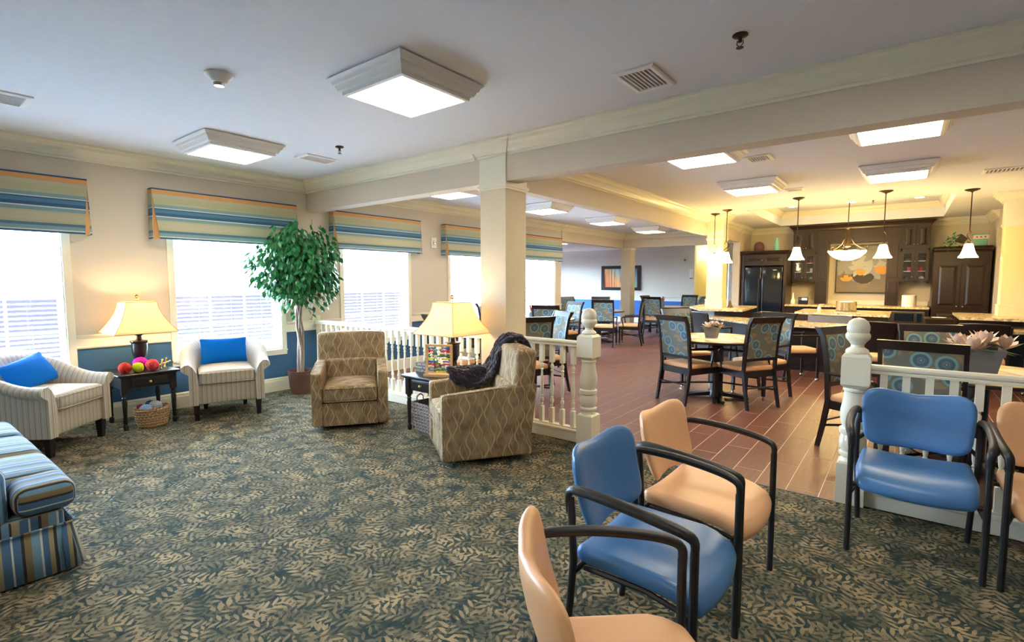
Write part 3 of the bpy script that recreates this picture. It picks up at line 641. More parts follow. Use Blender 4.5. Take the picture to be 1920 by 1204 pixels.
sprinkler(5.25, 12.4, TZ, 'sprinkler head in the kitchen tray ceiling left of the bowl chandelier')
sprinkler(5.95, 12.9, TZ, 'sprinkler head in the kitchen tray ceiling right of the bowl chandelier')
t = thing('smoke_detector', 'conical smoke detector on the blue-tinted ceiling above the windows', 'detector', (2.94, 1.54, CZ))
MB().lathe([(0.001, 0), (0.085, 0), (0.085, -0.008), (0.045, -0.055), (0.001, -0.055)], n=28).build('housing', MT['paper'], t); MB().lathe([(0.001, -0.055), (0.034, -0.055), (0.030, -0.075), (0.001, -0.078)], n=20).build('sensor', MT['steel'], t)
# recessed lights in tray
for (x, y), lb_ in zip(((4.47, 13.0), (5.58, 13.0), (6.70, 13.1)), ('left', 'middle', 'right')):
    t = thing('recessed_light', 'round recessed downlight in the kitchen tray ceiling, %s of the three' % lb_, 'downlight', (x, y, TZ), 0, 'recessed downlights')
    MB().lathe([(0.075, 0), (0.10, -0.002), (0.10, -0.008), (0.078, -0.008), (0.075, 0)], n=20, caps=False).build('ring', MT['purewhite'], t); MB().lathe([(0.001, -0.003), (0.076, -0.003), (0.076, -0.001), (0.001, -0.001)], n=20).build('lens', MT['downlight'], t)
# pendants
def pendant():
    t = thing('pendant_light', 'x', 'pendant light', (0, 0, CZ))
    MB().lathe([(0.001, 0), (0.09, 0), (0.088, -0.010), (0.05, -0.028), (0.018, -0.036), (0.008, -0.05), (0.001, -0.05)], n=20).build('canopy', MT['bronze'], t)
    MB().tube([(0, 0, -0.04), (0, 0, -0.60)], 0.007, 8).build('rod', MT['bronze'], t)
    sp = []
    for i in range(15):
        a = i / 14 * PI * 1.35; sp.append((0.05 * math.sin(a) * 1.1, 0.0, -0.60 - 0.17 * i / 14 + 0.0 * a))
    m = MB().tube(sp, 0.006, 6)
    sc = [(0.03 - 0.0 + 0.028 * math.cos(a) * (1 - a / 9), 0, -0.76 + 0.028 * math.sin(a) * (1 - a / 9)) for a in [PI + 0.5 * k for k in range(9)]]
    m.tube(sc, 0.005, 6).tube([(0, 0, -0.60), (-0.03, 0, -0.63), (-0.012, 0, -0.655)], 0.005, 6).lathe([(0.001, -0.77), (0.022, -0.775), (0.026, -0.80), (0.020, -0.815), (0.001, -0.815)], n=12)
    m.build('scroll_hook', MT['bronze'], t)
    MB().lathe([(0.045, -0.80), (0.055, -0.83), (0.068, -0.89), (0.088, -0.95), (0.112, -0.985), (0.118, -1.0), (0.112, -0.998), (0.105, -0.985), (0.080, -0.94), (0.05, -0.83), (0.04, -0.81)], n=20, caps=False).build('shade', MT['glowshade'], t)
    MB().ball((0, 0, -0.96), 0.045, 12).build('bulb', MT['glowshade'], t)
    return t
pn = pendant()
PN = [(5.12, 9.46, 0.3, 'pendant light with flared glass shade, left of the bowl chandelier'), (6.26, 9.54, 1.0, 'pendant light with flared glass shade, right of the bowl chandelier'),
      (7.27, 10.16, 2.0, 'pendant light hanging before the dark pantry doors'), (7.83, 11.0, 0.2, 'pendant light with scroll hook against the yellow column at the right edge'),
      (3.82, 10.20, 0.5, 'pendant light in front of the left yellow column, nearer of the close pair'), (3.48, 10.62, 0.8, 'pendant light at the left yellow column, farther of the close pair')]
for i, (x, y, r, lb_) in enumerate(PN):
    if i == 0: pn.location = (x, y, CZ); pn.rotation_euler.z = r; pn['label'] = lb_; pn['group'] = 'kitchen bar pendants'
    else: dup(pn, (x, y, CZ), r, lb_, 'kitchen bar pendants')
t = thing('chandelier', 'bronze bowl chandelier with scroll rim and glowing alabaster bowl over the kitchen', 'chandelier', (5.60, 12.18, TZ))
MB().lathe([(0.001, 0), (0.08, 0), (0.07, -0.02), (0.01, -0.04), (0.001, -0.04)], n=16).build('canopy', MT['bronze'], t)
MB().tube([(0, 0, -0.03), (0, 0, -0.62)], 0.008, 8).build('chain', MT['bronze'], t)
MB().lathe([(0.001, -0.60), (0.055, -0.62), (0.03, -0.66), (0.035, -0.75), (0.05, -0.85), (0.06, -0.98), (0.001, -1.0)], n=16).build('hub', MT['bronze'], t)
m = MB()
for k in range(3):
    a = k * 2 * PI / 3 + 0.4; ca, sa = math.cos(a), math.sin(a)
    m.tube([(ca * r, sa * r, z) for r, z in ((0.03, -0.66), (0.05, -0.80), (0.13, -0.93), (0.24, -1.0), (0.33, -1.03), (0.36, -1.0), (0.35, -0.965), (0.32, -0.975))], 0.008, 6)
m.tube([(0.325 * math.cos(q * PI / 12), 0.325 * math.sin(q * PI / 12), -1.06 + 0.015 * math.sin(q * 2)) for q in range(25)], 0.008, 6)
m.build('scroll_rim', MT['bronze'], t)
MB().lathe([(0.33, -1.07), (0.31, -1.11), (0.25, -1.17), (0.17, -1.22), (0.08, -1.25), (0.001, -1.255)], n=28).build('bowl', MT['glowshade'], t)
# strobes, dispenser, sconce
def walldev(name, loc, lab, cat, d='x'):
    t = thing(name, lab, cat, loc, 0 if d == 'x' else -PI / 2)
    MB().rbox(0, 0.03, -0.06, 0.06, -0.09, 0.09, 0.008, 2, 1).build('housing', MT['purewhite'], t)
    MB().rbox(0.03, 0.055, -0.03, 0.03, -0.03, 0.04, 0.008, 2, 1).build('lens', MT['steel'], t)
walldev('fire_strobe', (0, 6.22, 2.12), 'white fire strobe on the wall between two valances', 'alarm')
walldev('fire_strobe', (0.75, 16.9, 2.15), 'white fire strobe high on the far grey wall', 'alarm', 'y')
t = thing('soap_dispenser', 'white wall dispenser at the far corridor corner', 'dispenser', (0.97, 16.9, 1.70), -PI / 2)
MB().rbox(0, 0.10, -0.06, 0.06, -0.14, 0.14, 0.02, 2, 1).build('housing', MT['purewhite'], t); MB().rbox(0.02, 0.09, -0.04, 0.04, -0.17, -0.13, 0.01, 2, 1).build('nozzle', MT['grey'], t)
t = thing('wall_sconce', 'glowing square wall sconce in the corridor behind the left kitchen column', 'sconce', (1.45, 18.6, 2.45), -PI / 2)
MB().rbox(0.02, 0.14, -0.26, 0.26, -0.22, 0.22, 0.03, 2, 1).build('shade', MT['sconce'], t); MB().box(0, 0.04, -0.05, 0.05, -0.3, -0.2).build('bracket', MT['bronze'], t)
# forest picture
t = thing('framed_picture', 'dark framed picture of orange and teal forest trunks on the far wall', 'picture', (-1.56, 16.9, 1.57))
fw_, fh = 0.76, 0.44
m = MB()
for a in ((-fw_, fw_, -fh, -fh + 0.11), (-fw_, fw_, fh - 0.11, fh), (-fw_, -fw_ + 0.11, -fh + 0.11, fh - 0.11), (fw_ - 0.11, fw_, -fh + 0.11, fh - 0.11)): m.box(a[0], a[1], -0.045, 0, a[2], a[3])
m.build('frame', MT['black'], t, smooth=0)
MB().add([(-fw_ + 0.1, -0.02, -fh + 0.1), (fw_ - 0.1, -0.02, -fh + 0.1), (fw_ - 0.1, -0.02, fh - 0.1), (-fw_ + 0.1, -0.02, fh - 0.1)], [(0, 1, 2, 3)], [[(0, 0), (1, 0), (1, 1), (0, 1)]]).build('print', MT['forest'], t, smooth=0)
# ------------------------------------------------------------------ lounge: striped tub armchairs
def tub_chair(lab, loc, rz):
    t = thing('striped_armchair', lab, 'armchair', loc, rz, 'striped tub armchairs')
    # local frame: +x front. base
    MB().rbox(-0.30, 0.33, -0.31, 0.31, 0.17, 0.38, 0.02, 2, 4).build('seat_base', MT['ticking'], t)
    def top(s):   # s 0 at arm front .. 1 mid back
        return 0.60 + 0.20 * (3 * s * s - 2 * s * s * s)
    path = []
    N = 28
    for i in range(N + 1):
        u = i / N * 2 - 1; s = 1 - abs(u)
        sg = 1 if u < 0 else -1
        if s < 0.45: x = 0.36 - s / 0.45 * 0.42; y = 0.315 * sg; n = (0, sg)
        else:
            a = (s - 0.45) / 0.55 * PI / 2; x = -0.06 - 0.28 * math.sin(a); y = 0.315 * math.cos(a) * sg if s < 0.999 else 0.0; n = (-math.sin(a) * 1.0, math.cos(a) * sg)
        path.append((x, y, n, min(1, s)))
    rings = []
    for x, y, n, s in path:
        h = top(min(1, max(0, (s - 0.1) / 0.7))); 
        lean = 0.03 + 0.03 * s
        pr = [(-0.045, 0.17), (-0.05, 0.40), (-0.045 + lean * 0.3, h - 0.10), (-0.035 + lean, h - 0.035), (0.0 + lean, h), (0.035 + lean, h - 0.004), (0.068 + lean, h - 0.03), (0.070 + lean, h - 0.06), (0.05 + lean * 0.8, h - 0.085), (0.035, h - 0.11), (0.035, 0.40), (0.035, 0.17)]
        rings.append([(x + n[0] * a, y + n[1] * a, b) for a, b in pr])
    m = MB().loft(rings); m.build('backrest', MT['ticking'], t, smooth=60)
    MB().rbox(-0.26, 0.37, -0.255, 0.255, 0.385, 0.515, 0.035, 3, 4, f=lambda x, y, z: (x, y, z + (0.03 * (1 - (y / 0.26) ** 2) * (1 - ((x - 0.05) / 0.33) ** 2) if z > 0.45 else 0))).build('seat_cushion', MT['ticking'], t)
    m = MB(); e = 0.256
    for z in (0.395, 0.497): m.tube([(-0.2, -e, z), (0.345, -e, z), (0.371, -e + 0.03, z), (0.371, e - 0.03, z), (0.345, e, z), (-0.2, e, z)], 0.005, 6)
    m.build('piping', MT['ticking'], t)
    for x, y in ((0.30, 0.29), (0.30, -0.29), (-0.26, 0.2), (-0.26, -0.2)):
        MB().loft([[(x + sx * e_, y + sy * e_, z) for sx, sy in ((-1, -1), (1, -1), (1, 1), (-1, 1))] for e_, z in ((0.020, 0.0), (0.030, 0.18))]).build('leg', MT['black'], t, smooth=0)
    return t
def pillow(lab, loc, rot, w=0.44, h=0.27):
    def f(x, y, z):
        k = (1 - (x / (w / 2 + .001)) ** 2) * (1 - (y / (h / 2 + .001)) ** 2)
        px = 1 - 0.05 * (1 - abs(x) / (w / 2)) ** 0.5 * 0; pinch = 0.06 * math.sin(min(1, abs(x) / (w / 2)) * PI / 2) * 0
        e = 1 + 0.06 * (abs(x) / (w / 2)) ** 4 * (abs(y) / (h / 2)) ** 4
        return (x * e * (1 - 0.04 * (1 - (y / (h / 2)) ** 2) * -0.3), y * e, z * max(0.10, k ** 0.5) * 1.0)
    o = MB().rbox(-w / 2, w / 2, -h / 2, h / 2, -0.065, 0.065, 0.012, 2, 12, f=f).build('lumbar_pillow', MT['pillow']); tag(o, lab, 'pillow', 'blue lumbar pillows')
    o.location = loc; o.rotation_euler = rot; return o
def place(c, ang, loc, z=0):  # local->world
    a = ang; return (c[0] + math.cos(a) * loc[0] - math.sin(a) * loc[1], c[1] + math.sin(a) * loc[0] + math.cos(a) * loc[1], z + (loc[2] if len(loc) > 2 else 0))
def lean_rot(ang, tilt):  # pillow local x -> chair width, y -> up, z -> front
    Mx = Matrix.Rotation(ang, 3, 'Z') @ Matrix(((0, 0, 1), (1, 0, 0), (0, 1, 0))).transposed().transposed() @ Matrix.Rotation(-tilt, 3, 'X')
    return Mx.to_euler()
A2c, A2a = (0.57, 2.485), math.atan2(-0.34, 0.94)
tub_chair('cream ticking-stripe tub armchair facing the camera, between side table and potted ficus', (A2c[0], A2c[1], 0), A2a)
pillow('bright blue lumbar pillow upright in the armchair below the second window', place(A2c, A2a, (-0.14, 0.0, 0.67)), lean_rot(A2a, 0.25))
A1c, A1a = (0.60, 0.92), math.atan2(0.67, 0.74)
tub_chair('cream ticking-stripe tub armchair at the left edge, left of the black side table', (A1c[0], A1c[1], 0), A1a)
pillow('bright blue lumbar pillow slumped in the armchair at the left edge', place(A1c, A1a, (-0.11, 0.07, 0.65)), (Matrix.Rotation(0.25, 3, 'X') @ lean_rot(A1a, 0.35).to_matrix()).to_euler())
# ------------------------------------------------------------------ swivel chairs
def swivel(lab, loc, rz):
    t = thing('swivel_armchair', lab, 'armchair', loc, rz, 'wavy patterned swivel armchairs')
    F = MT['swivel']
    MB().rbox(-0.30, 0.365, -0.26, 0.26, 0.045, 0.27, 0.015, 2, 4).build('seat_base', F, t)
    for sg in (-1, 1):
        def fa(x, y, z, sg=sg):
            k = max(0, (x + 0.05) / 0.42); return (x, y, z + (0.035 * (-x / 0.38) if z > 0.4 else 0))
        MB().rbox(-0.36, 0.38, sg * 0.31 - 0.05, sg * 0.31 + 0.05, 0.045, 0.60, 0.022, 3, 4, f=fa).build('arm', F, t)
        m = MB(); yy = sg * 0.355
        m.tube([(0.372, yy, 0.06), (0.372, yy, 0.56), (0.355, yy, 0.572), (-0.12, yy, 0.607)], 0.0045, 6); m.build('welt', F, t)
    def fb(x, y, z):
        k = (z - 0.1) / 0.8
        return (x - 0.10 * k + 0.02 * k * k, y * (1 + 0.0 * k), z + 0.010 * math.cos(y / 0.35 * PI / 2))
    MB().rbox(-0.33, -0.15, -0.355, 0.355, 0.50, 0.90, 0.04, 3, 6, f=fb).rbox(-0.345, -0.26, -0.35, 0.35, 0.045, 0.62, 0.02, 2, 4, f=lambda x, y, z: (x - 0.10 * max(0, (z - 0.1) / 0.8), y, z)).rbox(-0.26, -0.12, -0.262, 0.262, 0.36, 0.62, 0.03, 2, 4, f=fb).build('backrest', F, t)
    def fs(x, y, z): return (x, y, z + (0.045 * (1 - (y / 0.27) ** 2) * (1 - ((x - 0.1) / 0.32) ** 2) if z > 0.36 else 0))
    MB().rbox(-0.20, 0.385, -0.257, 0.257, 0.275, 0.425, 0.035, 3, 5, f=fs).build('seat_cushion', F, t)
    m = MB()
    for z in (0.287, 0.412): m.tube([(0.0, -0.259, z), (0.36, -0.259, z), (0.387, -0.235, z), (0.387, 0.235, z), (0.36, 0.259, z), (0.0, 0.259, z)], 0.005, 6)
    m.tube([(0.368, -0.255, 0.05), (0.368, 0.255, 0.05)], 0.005, 6); m.build('piping', F, t)
    MB().lathe([(0.001, 0), (0.26, 0), (0.27, 0.02), (0.25, 0.05), (0.001, 0.05)], n=24).build('swivel_base', MT['dark'], t)
    return t
S1c, S1a = (2.00, 3.13), math.atan2(-0.6, 0.8)
swivel('tan wavy-patterned swivel armchair facing left of camera, beside the ficus pot', (S1c[0], S1c[1], 0), S1a)
S2c, S2a = (3.71, 3.21), math.atan2(-0.82, -0.58)
swivel('tan wavy-patterned swivel armchair seen from its side with a black throw on it', (S2c[0], S2c[1], 0), S2a)
# throw blanket draped over the back and far arm of the second swivel chair
prof = [(-0.445, 0.70), (-0.45, 0.80), (-0.445, 0.90), (-0.40, 0.945), (-0.32, 0.945), (-0.26, 0.88), (-0.215, 0.78), (-0.185, 0.68), (-0.15, 0.59), (-0.09, 0.53), (-0.01, 0.505), (0.08, 0.50), (0.16, 0.50), (0.22, 0.50)]
rows = []; n = 12
for i, (px_, pz) in enumerate(prof):
    k = i / (len(prof) - 1); y0 = -0.02 - 0.22 * k ** 1.5; y1 = -0.33 - 0.03 * k
    row = []
    for j in range(n + 1):
        v = j / n; yy = y0 + v * (y1 - y0)
        wr = 0.018 * math.sin(j * 1.9 + i * 0.7) + 0.012 * math.sin(i * 2.3 + j * 0.9)
        s_ = min(1, max(0, (-0.20 - yy) / 0.07)); s_ = s_ * s_ * (3 - 2 * s_)
        zz = max(pz, pz + (0.645 - pz) * s_) if pz < 0.645 else pz
        row.append((px_ + wr * 0.5, yy, zz + wr))
    rows.append(row)
vs = [p for r in rows for p in r]; fs = []; uvs = []
for i in range(len(rows) - 1):
    for j in range(n):
        a = i * (n + 1) + j; fs.append((a, a + 1, a + n + 2, a + n + 1)); uvs.append([(j * .04, i * .1), (j * .04 + .04, i * .1), (j * .04 + .04, i * .1 + .1), (j * .04, i * .1 + .1)])
o = MB().add(vs, fs, uvs).build('throw_blanket', MT['throw']); o.location = (S2c[0], S2c[1], 0); o.rotation_euler.z = S2a
tag(o, 'black cable-knit throw draped over the back of the side-on swivel armchair', 'blanket')
md = o.modifiers.new('s', 'SOLIDIFY'); md.thickness = 0.035; md.offset = 1; md = o.modifiers.new('u', 'SUBSURF'); md.levels = 2; md.render_levels = 2
tx = bpy.data.textures.new('knit', 'VORONOI'); tx.noise_scale = 0.05; md = o.modifiers.new('d', 'DISPLACE'); md.texture = tx; md.strength = 0.03; md.mid_level = 0.4
# ------------------------------------------------------------------ sofa at the left edge (front faces +y, end faces +x)
t = thing('sofa', 'blue multi-stripe skirted sofa cut by the left edge of the photo', 'sofa', (3.26, 0.61, 0))
F = MT['sofa_u']
MB().rbox(-1.95, -0.02, -0.85, -0.03, 0.20, 0.31, 0.02, 2, 4).build('seat_base', F, t)
def skirt(pts, nm):
    m = MB(); rings = []
    for i, (x, y, nx, ny) in enumerate(pts): rings.append([(x, y, 0.24), (x + nx * 0.012, y + ny * 0.012, 0.12), (x + nx * 0.03, y + ny * 0.03, 0.012)])
    m.loft(rings, close=False, cap=False); o = m.build(nm, F, t); q = o.modifiers.new('s', 'SOLIDIFY'); q.thickness = 0.006; return o
skirt([(0, -0.85 + 0.085 * k, 1, 0) for k in range(10)] + [(0.0, -0.03, 1, 0.3)], 'skirt')
skirt([(-0.03 - 0.19 * k, 0.0, 0, 1) for k in range(11)], 'skirt')
m = MB().add([(0, -0.02, 0.24), (0.0, -0.05, 0.24), (0.045, -0.045, 0.012), (0.01, 0.01, 0.012), (-0.02, 0.0, 0.24), (-0.03, 0.045, 0.012)], [(0, 1, 2, 3), (4, 0, 3, 5)]); o = m.build('corner_pleat', F, t); q = o.modifiers.new('s', 'SOLIDIFY'); q.thickness = 0.008
m = MB().tube([(0.003, -0.85, 0.242), (0.003, -0.01, 0.242), (-0.01, 0.004, 0.242), (-1.95, 0.004, 0.242)], 0.006, 6); m.build('welt', F, t)
for i, (x0, x1) in enumerate(((-0.70, -0.20), (-1.24, -0.71), (-1.77, -1.25))):
    m = MB().rbox(x0, x1, -0.72, 0.02, 0.315, 0.46, 0.055, 3, 5, f=lambda x, y, z, x0=x0, x1=x1: (x, y, z + (0.02 * (1 - ((x - (x0 + x1) / 2) / 0.36) ** 2) * (1 - ((y + 0.3) / 0.34) ** 2) if z > 0.38 else 0)))
    if i == 0: m.rbox(-0.36, 0.02, -0.215, 0.02, 0.315, 0.46, 0.055, 3, 4)
    m.build('seat_cushion', MT['sofa_u'], t, endz=True)
for x0, x1 in ((-0.20, -0.01), (-1.96, -1.78)):
    MB().rbox(x0, x1, -0.86, -0.225, 0.24, 0.585, 0.075, 3, 4, f=lambda x, y, z: (x, y, z + (0.10 * max(0, (-0.40 - y)) if z > 0.4 else 0))).build('arm', F, t)
MB().rbox(-1.95, -0.02, -0.95, -0.74, 0.20, 0.84, 0.07, 3, 5, f=lambda x, y, z: (x, y - 0.12 * (z - 0.3), z)).build('backrest', F, t)
# ------------------------------------------------------------------ side tables
def side_table(lab, loc, rz, w, d):
    t = thing('side_table', lab, 'side table', loc, rz, 'black turned-leg side tables'); H = 0.55; Bk = MT['black']   # front = +x, width along y
    m = MB().box(-d / 2 - 0.01, d / 2 + 0.01, -w / 2 - 0.01, w / 2 + 0.01, H - 0.032, H - 0.022).rbox(-d / 2 - 0.03, d / 2 + 0.03, -w / 2 - 0.03, w / 2 + 0.03, H - 0.022, H, 0.009, 2, 1); m.build('table_top', Bk, t)
    MB().box(-d / 2 + 0.01, d / 2 - 0.012, -w / 2 + 0.01, w / 2 - 0.01, H - 0.15, H - 0.03).build('apron', Bk, t, smooth=0)
    dr = MB().rbox(d / 2 - 0.018, d / 2 + 0.0, -w / 2 + 0.08, w / 2 - 0.08, H - 0.132, H - 0.045, 0.004, 2, 1).box(d / 2 - 0.001, d / 2 + 0.004, -w / 2 + 0.10, w / 2 - 0.10, H - 0.118, H - 0.060).build('drawer', Bk, t)
    MB().lathe([(0.001, 0), (0.006, 0), (0.005, 0.012), (0.012, 0.018), (0.012, 0.026), (0.001, 0.03)], n=12, f=lambda x, y, z: (d / 2 + 0.004 + z, y, H - 0.089 + x)).build('knob', MT['gold'], dr)
    for sx in (-1, 1):
        for sy in (-1, 1):
            m = MB().cbox((sx * (d / 2 - 0.025), sy * (w / 2 - 0.025), H - 0.11), (0.05, 0.05, 0.17))
            m.lathe([(0.018, 0.0), (0.022, 0.02), (0.022, 0.045), (0.013, 0.06), (0.020, 0.075), (0.016, 0.10), (0.020, 0.20), (0.024, 0.28), (0.017, 0.30), (0.024, 0.315), (0.017, 0.33), (0.025, 0.345), (0.022, 0.36)], (sx * (d / 2 - 0.025), sy * (w / 2 - 0.025), 0), 12)
            m.build('leg', Bk, t)
    return t
side_table('black side table with brass knob and pom-poms on top, between the striped armchairs', (0.36, 1.75, 0), 0, 0.47, 0.50)
side_table('black side table between the two swivel armchairs, abacus on top', (2.965, 3.46, 0), -PI / 2, 0.46, 0.46)
def table_lamp(lab, loc, z0):
    t = thing('table_lamp', lab, 'lamp', (loc[0], loc[1], z0), 0, 'lit table lamps')
    MB().lathe([(0.001, 0), (0.075, 0), (0.075, 0.02), (0.06, 0.03), (0.035, 0.045), (0.022, 0.08), (0.024, 0.10), (0.045, 0.115), (0.062, 0.15), (0.070, 0.22), (0.070, 0.27), (0.082, 0.285), (0.080, 0.295), (0.040, 0.30), (0.026, 0.31), (0.022, 0.345), (0.052, 0.365), (0.054, 0.372), (0.001, 0.375)], n=28).build('urn_base', MT['black'], t)
    MB().tube([(0, 0, 0.37), (0, 0, 0.70)], 0.005, 8).build('stem', MT['brass'], t)
    rings = []
    for q in range(9):
        k = q / 8; h = 0.275 - 0.14 * (1 - (1 - k) ** 1.7); c_ = 0.012; z = 0.385 + 0.31 * k
        rings.append([(a * h, b * h, z) for a, b in ((-1 + c_, -1), (1 - c_, -1), (1, -1 + c_), (1, 1 - c_), (1 - c_, 1), (-1 + c_, 1), (-1, 1 - c_), (-1, -1 + c_))])
    o = MB().loft(rings, cap=False).build('lamp_shade', MT['shade'], t, smooth=20); q = o.modifiers.new('s', 'SOLIDIFY'); q.thickness = 0.003
    m = MB()
    for a, b in ((-1, -1), (1, -1), (1, 1), (-1, 1)): m.tube([(a * (0.276 - 0.14 * (1 - (1 - k / 8) ** 1.7)), b * (0.276 - 0.14 * (1 - (1 - k / 8) ** 1.7)), 0.385 + 0.31 * k / 8) for k in range(9)], 0.0035, 5)
    for h, z in ((0.276, 0.385), (0.136, 0.695)): m.tube([(-h, -h, z), (h, -h, z), (h, h, z), (-h, h, z), (-h, -h, z)], 0.0035, 5)
    m.build('shade_piping', MT['natwood'], t)
    MB().lathe([(0.001, 0.69), (0.010, 0.70), (0.006, 0.715), (0.020, 0.725), (0.012, 0.74), (0.022, 0.752), (0.001, 0.775)], n=12).tube([(-0.13, 0, 0.69), (0.13, 0, 0.69)], 0.003, 5).build('finial', MT['brass'], t)
    MB().ball((0, 0, 0.52), 0.032, 12).build('bulb', emit('lamp_bulb', (1.0, 0.75, 0.4), 5.0), t)
    l = bpy.data.lights.new('lamp_glow', 'POINT'); l.energy = 6; l.color = (1.0, 0.72, 0.40); l.shadow_soft_size = 0.05
    lo = bpy.data.objects.new('lamp_glow', l); COL.objects.link(lo); lo.parent = t; lo.location = (0, 0, 0.60)
    return t
table_lamp('lit bell-shade table lamp on the side table with pom-poms, left', (0.30, 1.77), 0.55)
table_lamp('lit table lamp with bell shade standing behind the abacus', (3.00, 3.62), 0.55)
# pom-poms and gold jacks on the first side table
def ballthing(name, lab, loc, r, mat, cat, grp):
    o = MB().ball((0, 0, r * 0.96), r, 20).build(name, MT[mat]); o.location = loc; tag(o, lab, cat, grp)
    tx2 = bpy.data.textures.get('fuzz') or bpy.data.textures.new('fuzz', 'CLOUDS'); tx2.noise_scale = 0.01
    q = o.modifiers.new('u', 'SUBSURF'); q.levels = 1; q.render_levels = 1; q = o.modifiers.new('d', 'DISPLACE'); q.texture = tx2; q.strength = 0.012; return o
for nm, x, y, r, mt, lb_ in (('red', 0.52, 1.575, 0.056, 'y_red', 'red-orange pom-pom ball leftmost on the black side table'), ('yel', 0.55, 1.675, 0.052, 'y_yel', 'lime yellow pom-pom ball on the black side table'), ('mag', 0.42, 1.735, 0.070, 'y_mag', 'magenta pom-pom ball, largest on the side table'), ('ora', 0.53, 1.805, 0.060, 'y_ora', 'coral red pom-pom ball right of the magenta one')):
    ballthing('pompom_ball', lb_, (x, y, 0.55), r, mt, 'pom-pom', 'pom-poms on the side table')
for k, (x, y) in enumerate(((0.50, 1.895), (0.42, 1.955))):
    m = MB()
    for d_ in ((1, 0.2, 0.25), (-0.2, 1, 0.3), (-0.3, 0.3, 1)):
        v = Vector(d_).normalized() * 0.045; m.tube([tuple(-v), tuple(v)], 0.005, 8).ball(tuple(v), 0.010, 8).ball(tuple(-v), 0.010, 8)
    o = m.build('gold_jack', MT['gold']); o.location = (x, y, 0.55 + 0.052); tag(o, ('gold toy-jack ornament beside the pom-poms', 'gold toy-jack ornament at the back edge of the side table')[k], 'ornament', 'gold jacks')
# rush basket with yarn balls
t = thing('rush_basket', 'oval tan woven basket of yarn balls under the side table', 'basket', (0.60, 1.76, 0)); 
def handlecut(x, y, z): return (x, y, z + (0.028 * max(0, abs(y) / 0.14 - 0.4) if z > 0.15 else 0))
MB().lathe([(0.001, 0.004), (0.105, 0.004), (0.118, 0.05), (0.128, 0.12), (0.134, 0.17), (0.137, 0.19), (0.128, 0.19), (0.122, 0.12), (0.10, 0.02), (0.001, 0.02)], n=32, sx=0.82, sy=1.12, f=handlecut).build('woven_body', MT['wicker_tan'], t)
m = MB()
for k in range(7): m.tube([(0.82 * (0.110 + 0.028 * (k / 6) ** 0.7) * math.cos(a * PI / 16), 1.12 * (0.110 + 0.028 * (k / 6) ** 0.7) * math.sin(a * PI / 16), 0.02 + 0.026 * k) for a in range(33)], 0.008, 5)
m.build('rope_coil', MT['wicker_tan'], t)
m = MB().tube([(0.115 + 0.01 * math.cos(a * PI / 8), -0.03 + 0.038 * math.cos(a * PI / 8 + 0), 0.165 + 0.038 * math.sin(a * PI / 8)) for a in range(17)], 0.007, 6); m.build('handle', MT['wicker_tan'], t)
for x, y, z, r, mt, lb_ in ((0.62, 1.70, 0.15, 0.058, 'y_blu', 'pale blue yarn ball nearest the basket handle'), (0.56, 1.80, 0.155, 0.062, 'y_gry', 'grey yarn ball at the right in the basket'), (0.52, 1.69, 0.15, 0.052, 'y_dre', 'dark red yarn ball at the left in the basket'), (0.50, 1.775, 0.185, 0.045, 'y_nav', 'navy yarn ball at the back of the basket')):
    ballthing('yarn_ball', lb_, (x, y, z - 0.03), r, mt, 'yarn ball', 'yarn balls in the basket')
# grey basket under the second table
t = thing('wicker_basket', 'tall grey wicker basket with loop handles under the second side table', 'basket', (2.96, 3.33, 0), -0.1)
hw, dd = 0.145, 0.10
MB().loft([[(sx * hw * k, sy * dd * k, z) for sx, sy in ((-1, -1), (1, -1), (1, 1), (-1, 1))] for k, z in ((0.82, 0.003), (0.90, 0.1), (0.96, 0.2), (1.0, 0.29), (0.95, 0.29), (0.90, 0.2))], cap=False).box(-hw * .82, hw * .82, -dd * .82, dd * .82, 0.003, 0.012).build('woven_body', MT['wicker_grey'], t, smooth=0)
m = MB()
for k in range(9):
    e = 0.83 + 0.17 * k / 8; z = 0.02 + 0.032 * k; m.tube([(-hw * e, -dd * e, z), (hw * e, -dd * e, z), (hw * e, dd * e, z), (-hw * e, dd * e, z), (-hw * e, -dd * e, z)], 0.008, 5)
m.build('weave_band', MT['wicker_grey'], t)
for xx in (-hw, hw): MB().tube([(xx * 0.98, -0.04, 0.28), (xx * 0.98, -0.035, 0.33), (xx * 0.98, 0, 0.35), (xx * 0.98, 0.035, 0.33), (xx * 0.98, 0.04, 0.28)], 0.006, 6).build('handle', MT['wicker_grey'], t)
# planter box with words, sprig
t = thing('word_planter', 'dark sign-style planter box lettered LIVE YOUR LIFE on the second side table', 'planter', (2.855, 3.42, 0.55), 0.05)
MB().rbox(-0.125, 0.125, -0.045, 0.045, 0, 0.105, 0.004, 1, 1).build('box', MT['signbox'], t, smooth=0)
def text(s_, parent, size, loc, rot, mat, name='lettering', ext=0.0008):
    cu = bpy.data.curves.new(name, 'FONT'); cu.body = s_; cu.size = size; cu.align_x = 'CENTER'; cu.align_y = 'CENTER'; cu.extrude = ext
    o = bpy.data.objects.new(name, cu); COL.objects.link(o)
    dg = bpy.context.evaluated_depsgraph_get(); me = bpy.data.meshes.new_from_object(o.evaluated_get(dg)); bpy.data.objects.remove(o)
    me.materials.clear(); me.materials.append(mat); o = bpy.data.objects.new(name, me); COL.objects.link(o)
    if parent: o.parent = parent
    o.location = loc; o.rotation_euler = rot; return o
for k, s_ in enumerate(('LIVE YOUR LIFE', 'WHAT YOU LOVE', 'LOTS OF LAUGHTER')):
    text(s_, t, 0.030, (0, -0.0465, 0.085 - 0.032 * k), (PI / 2, 0, 0), MT['ink'])
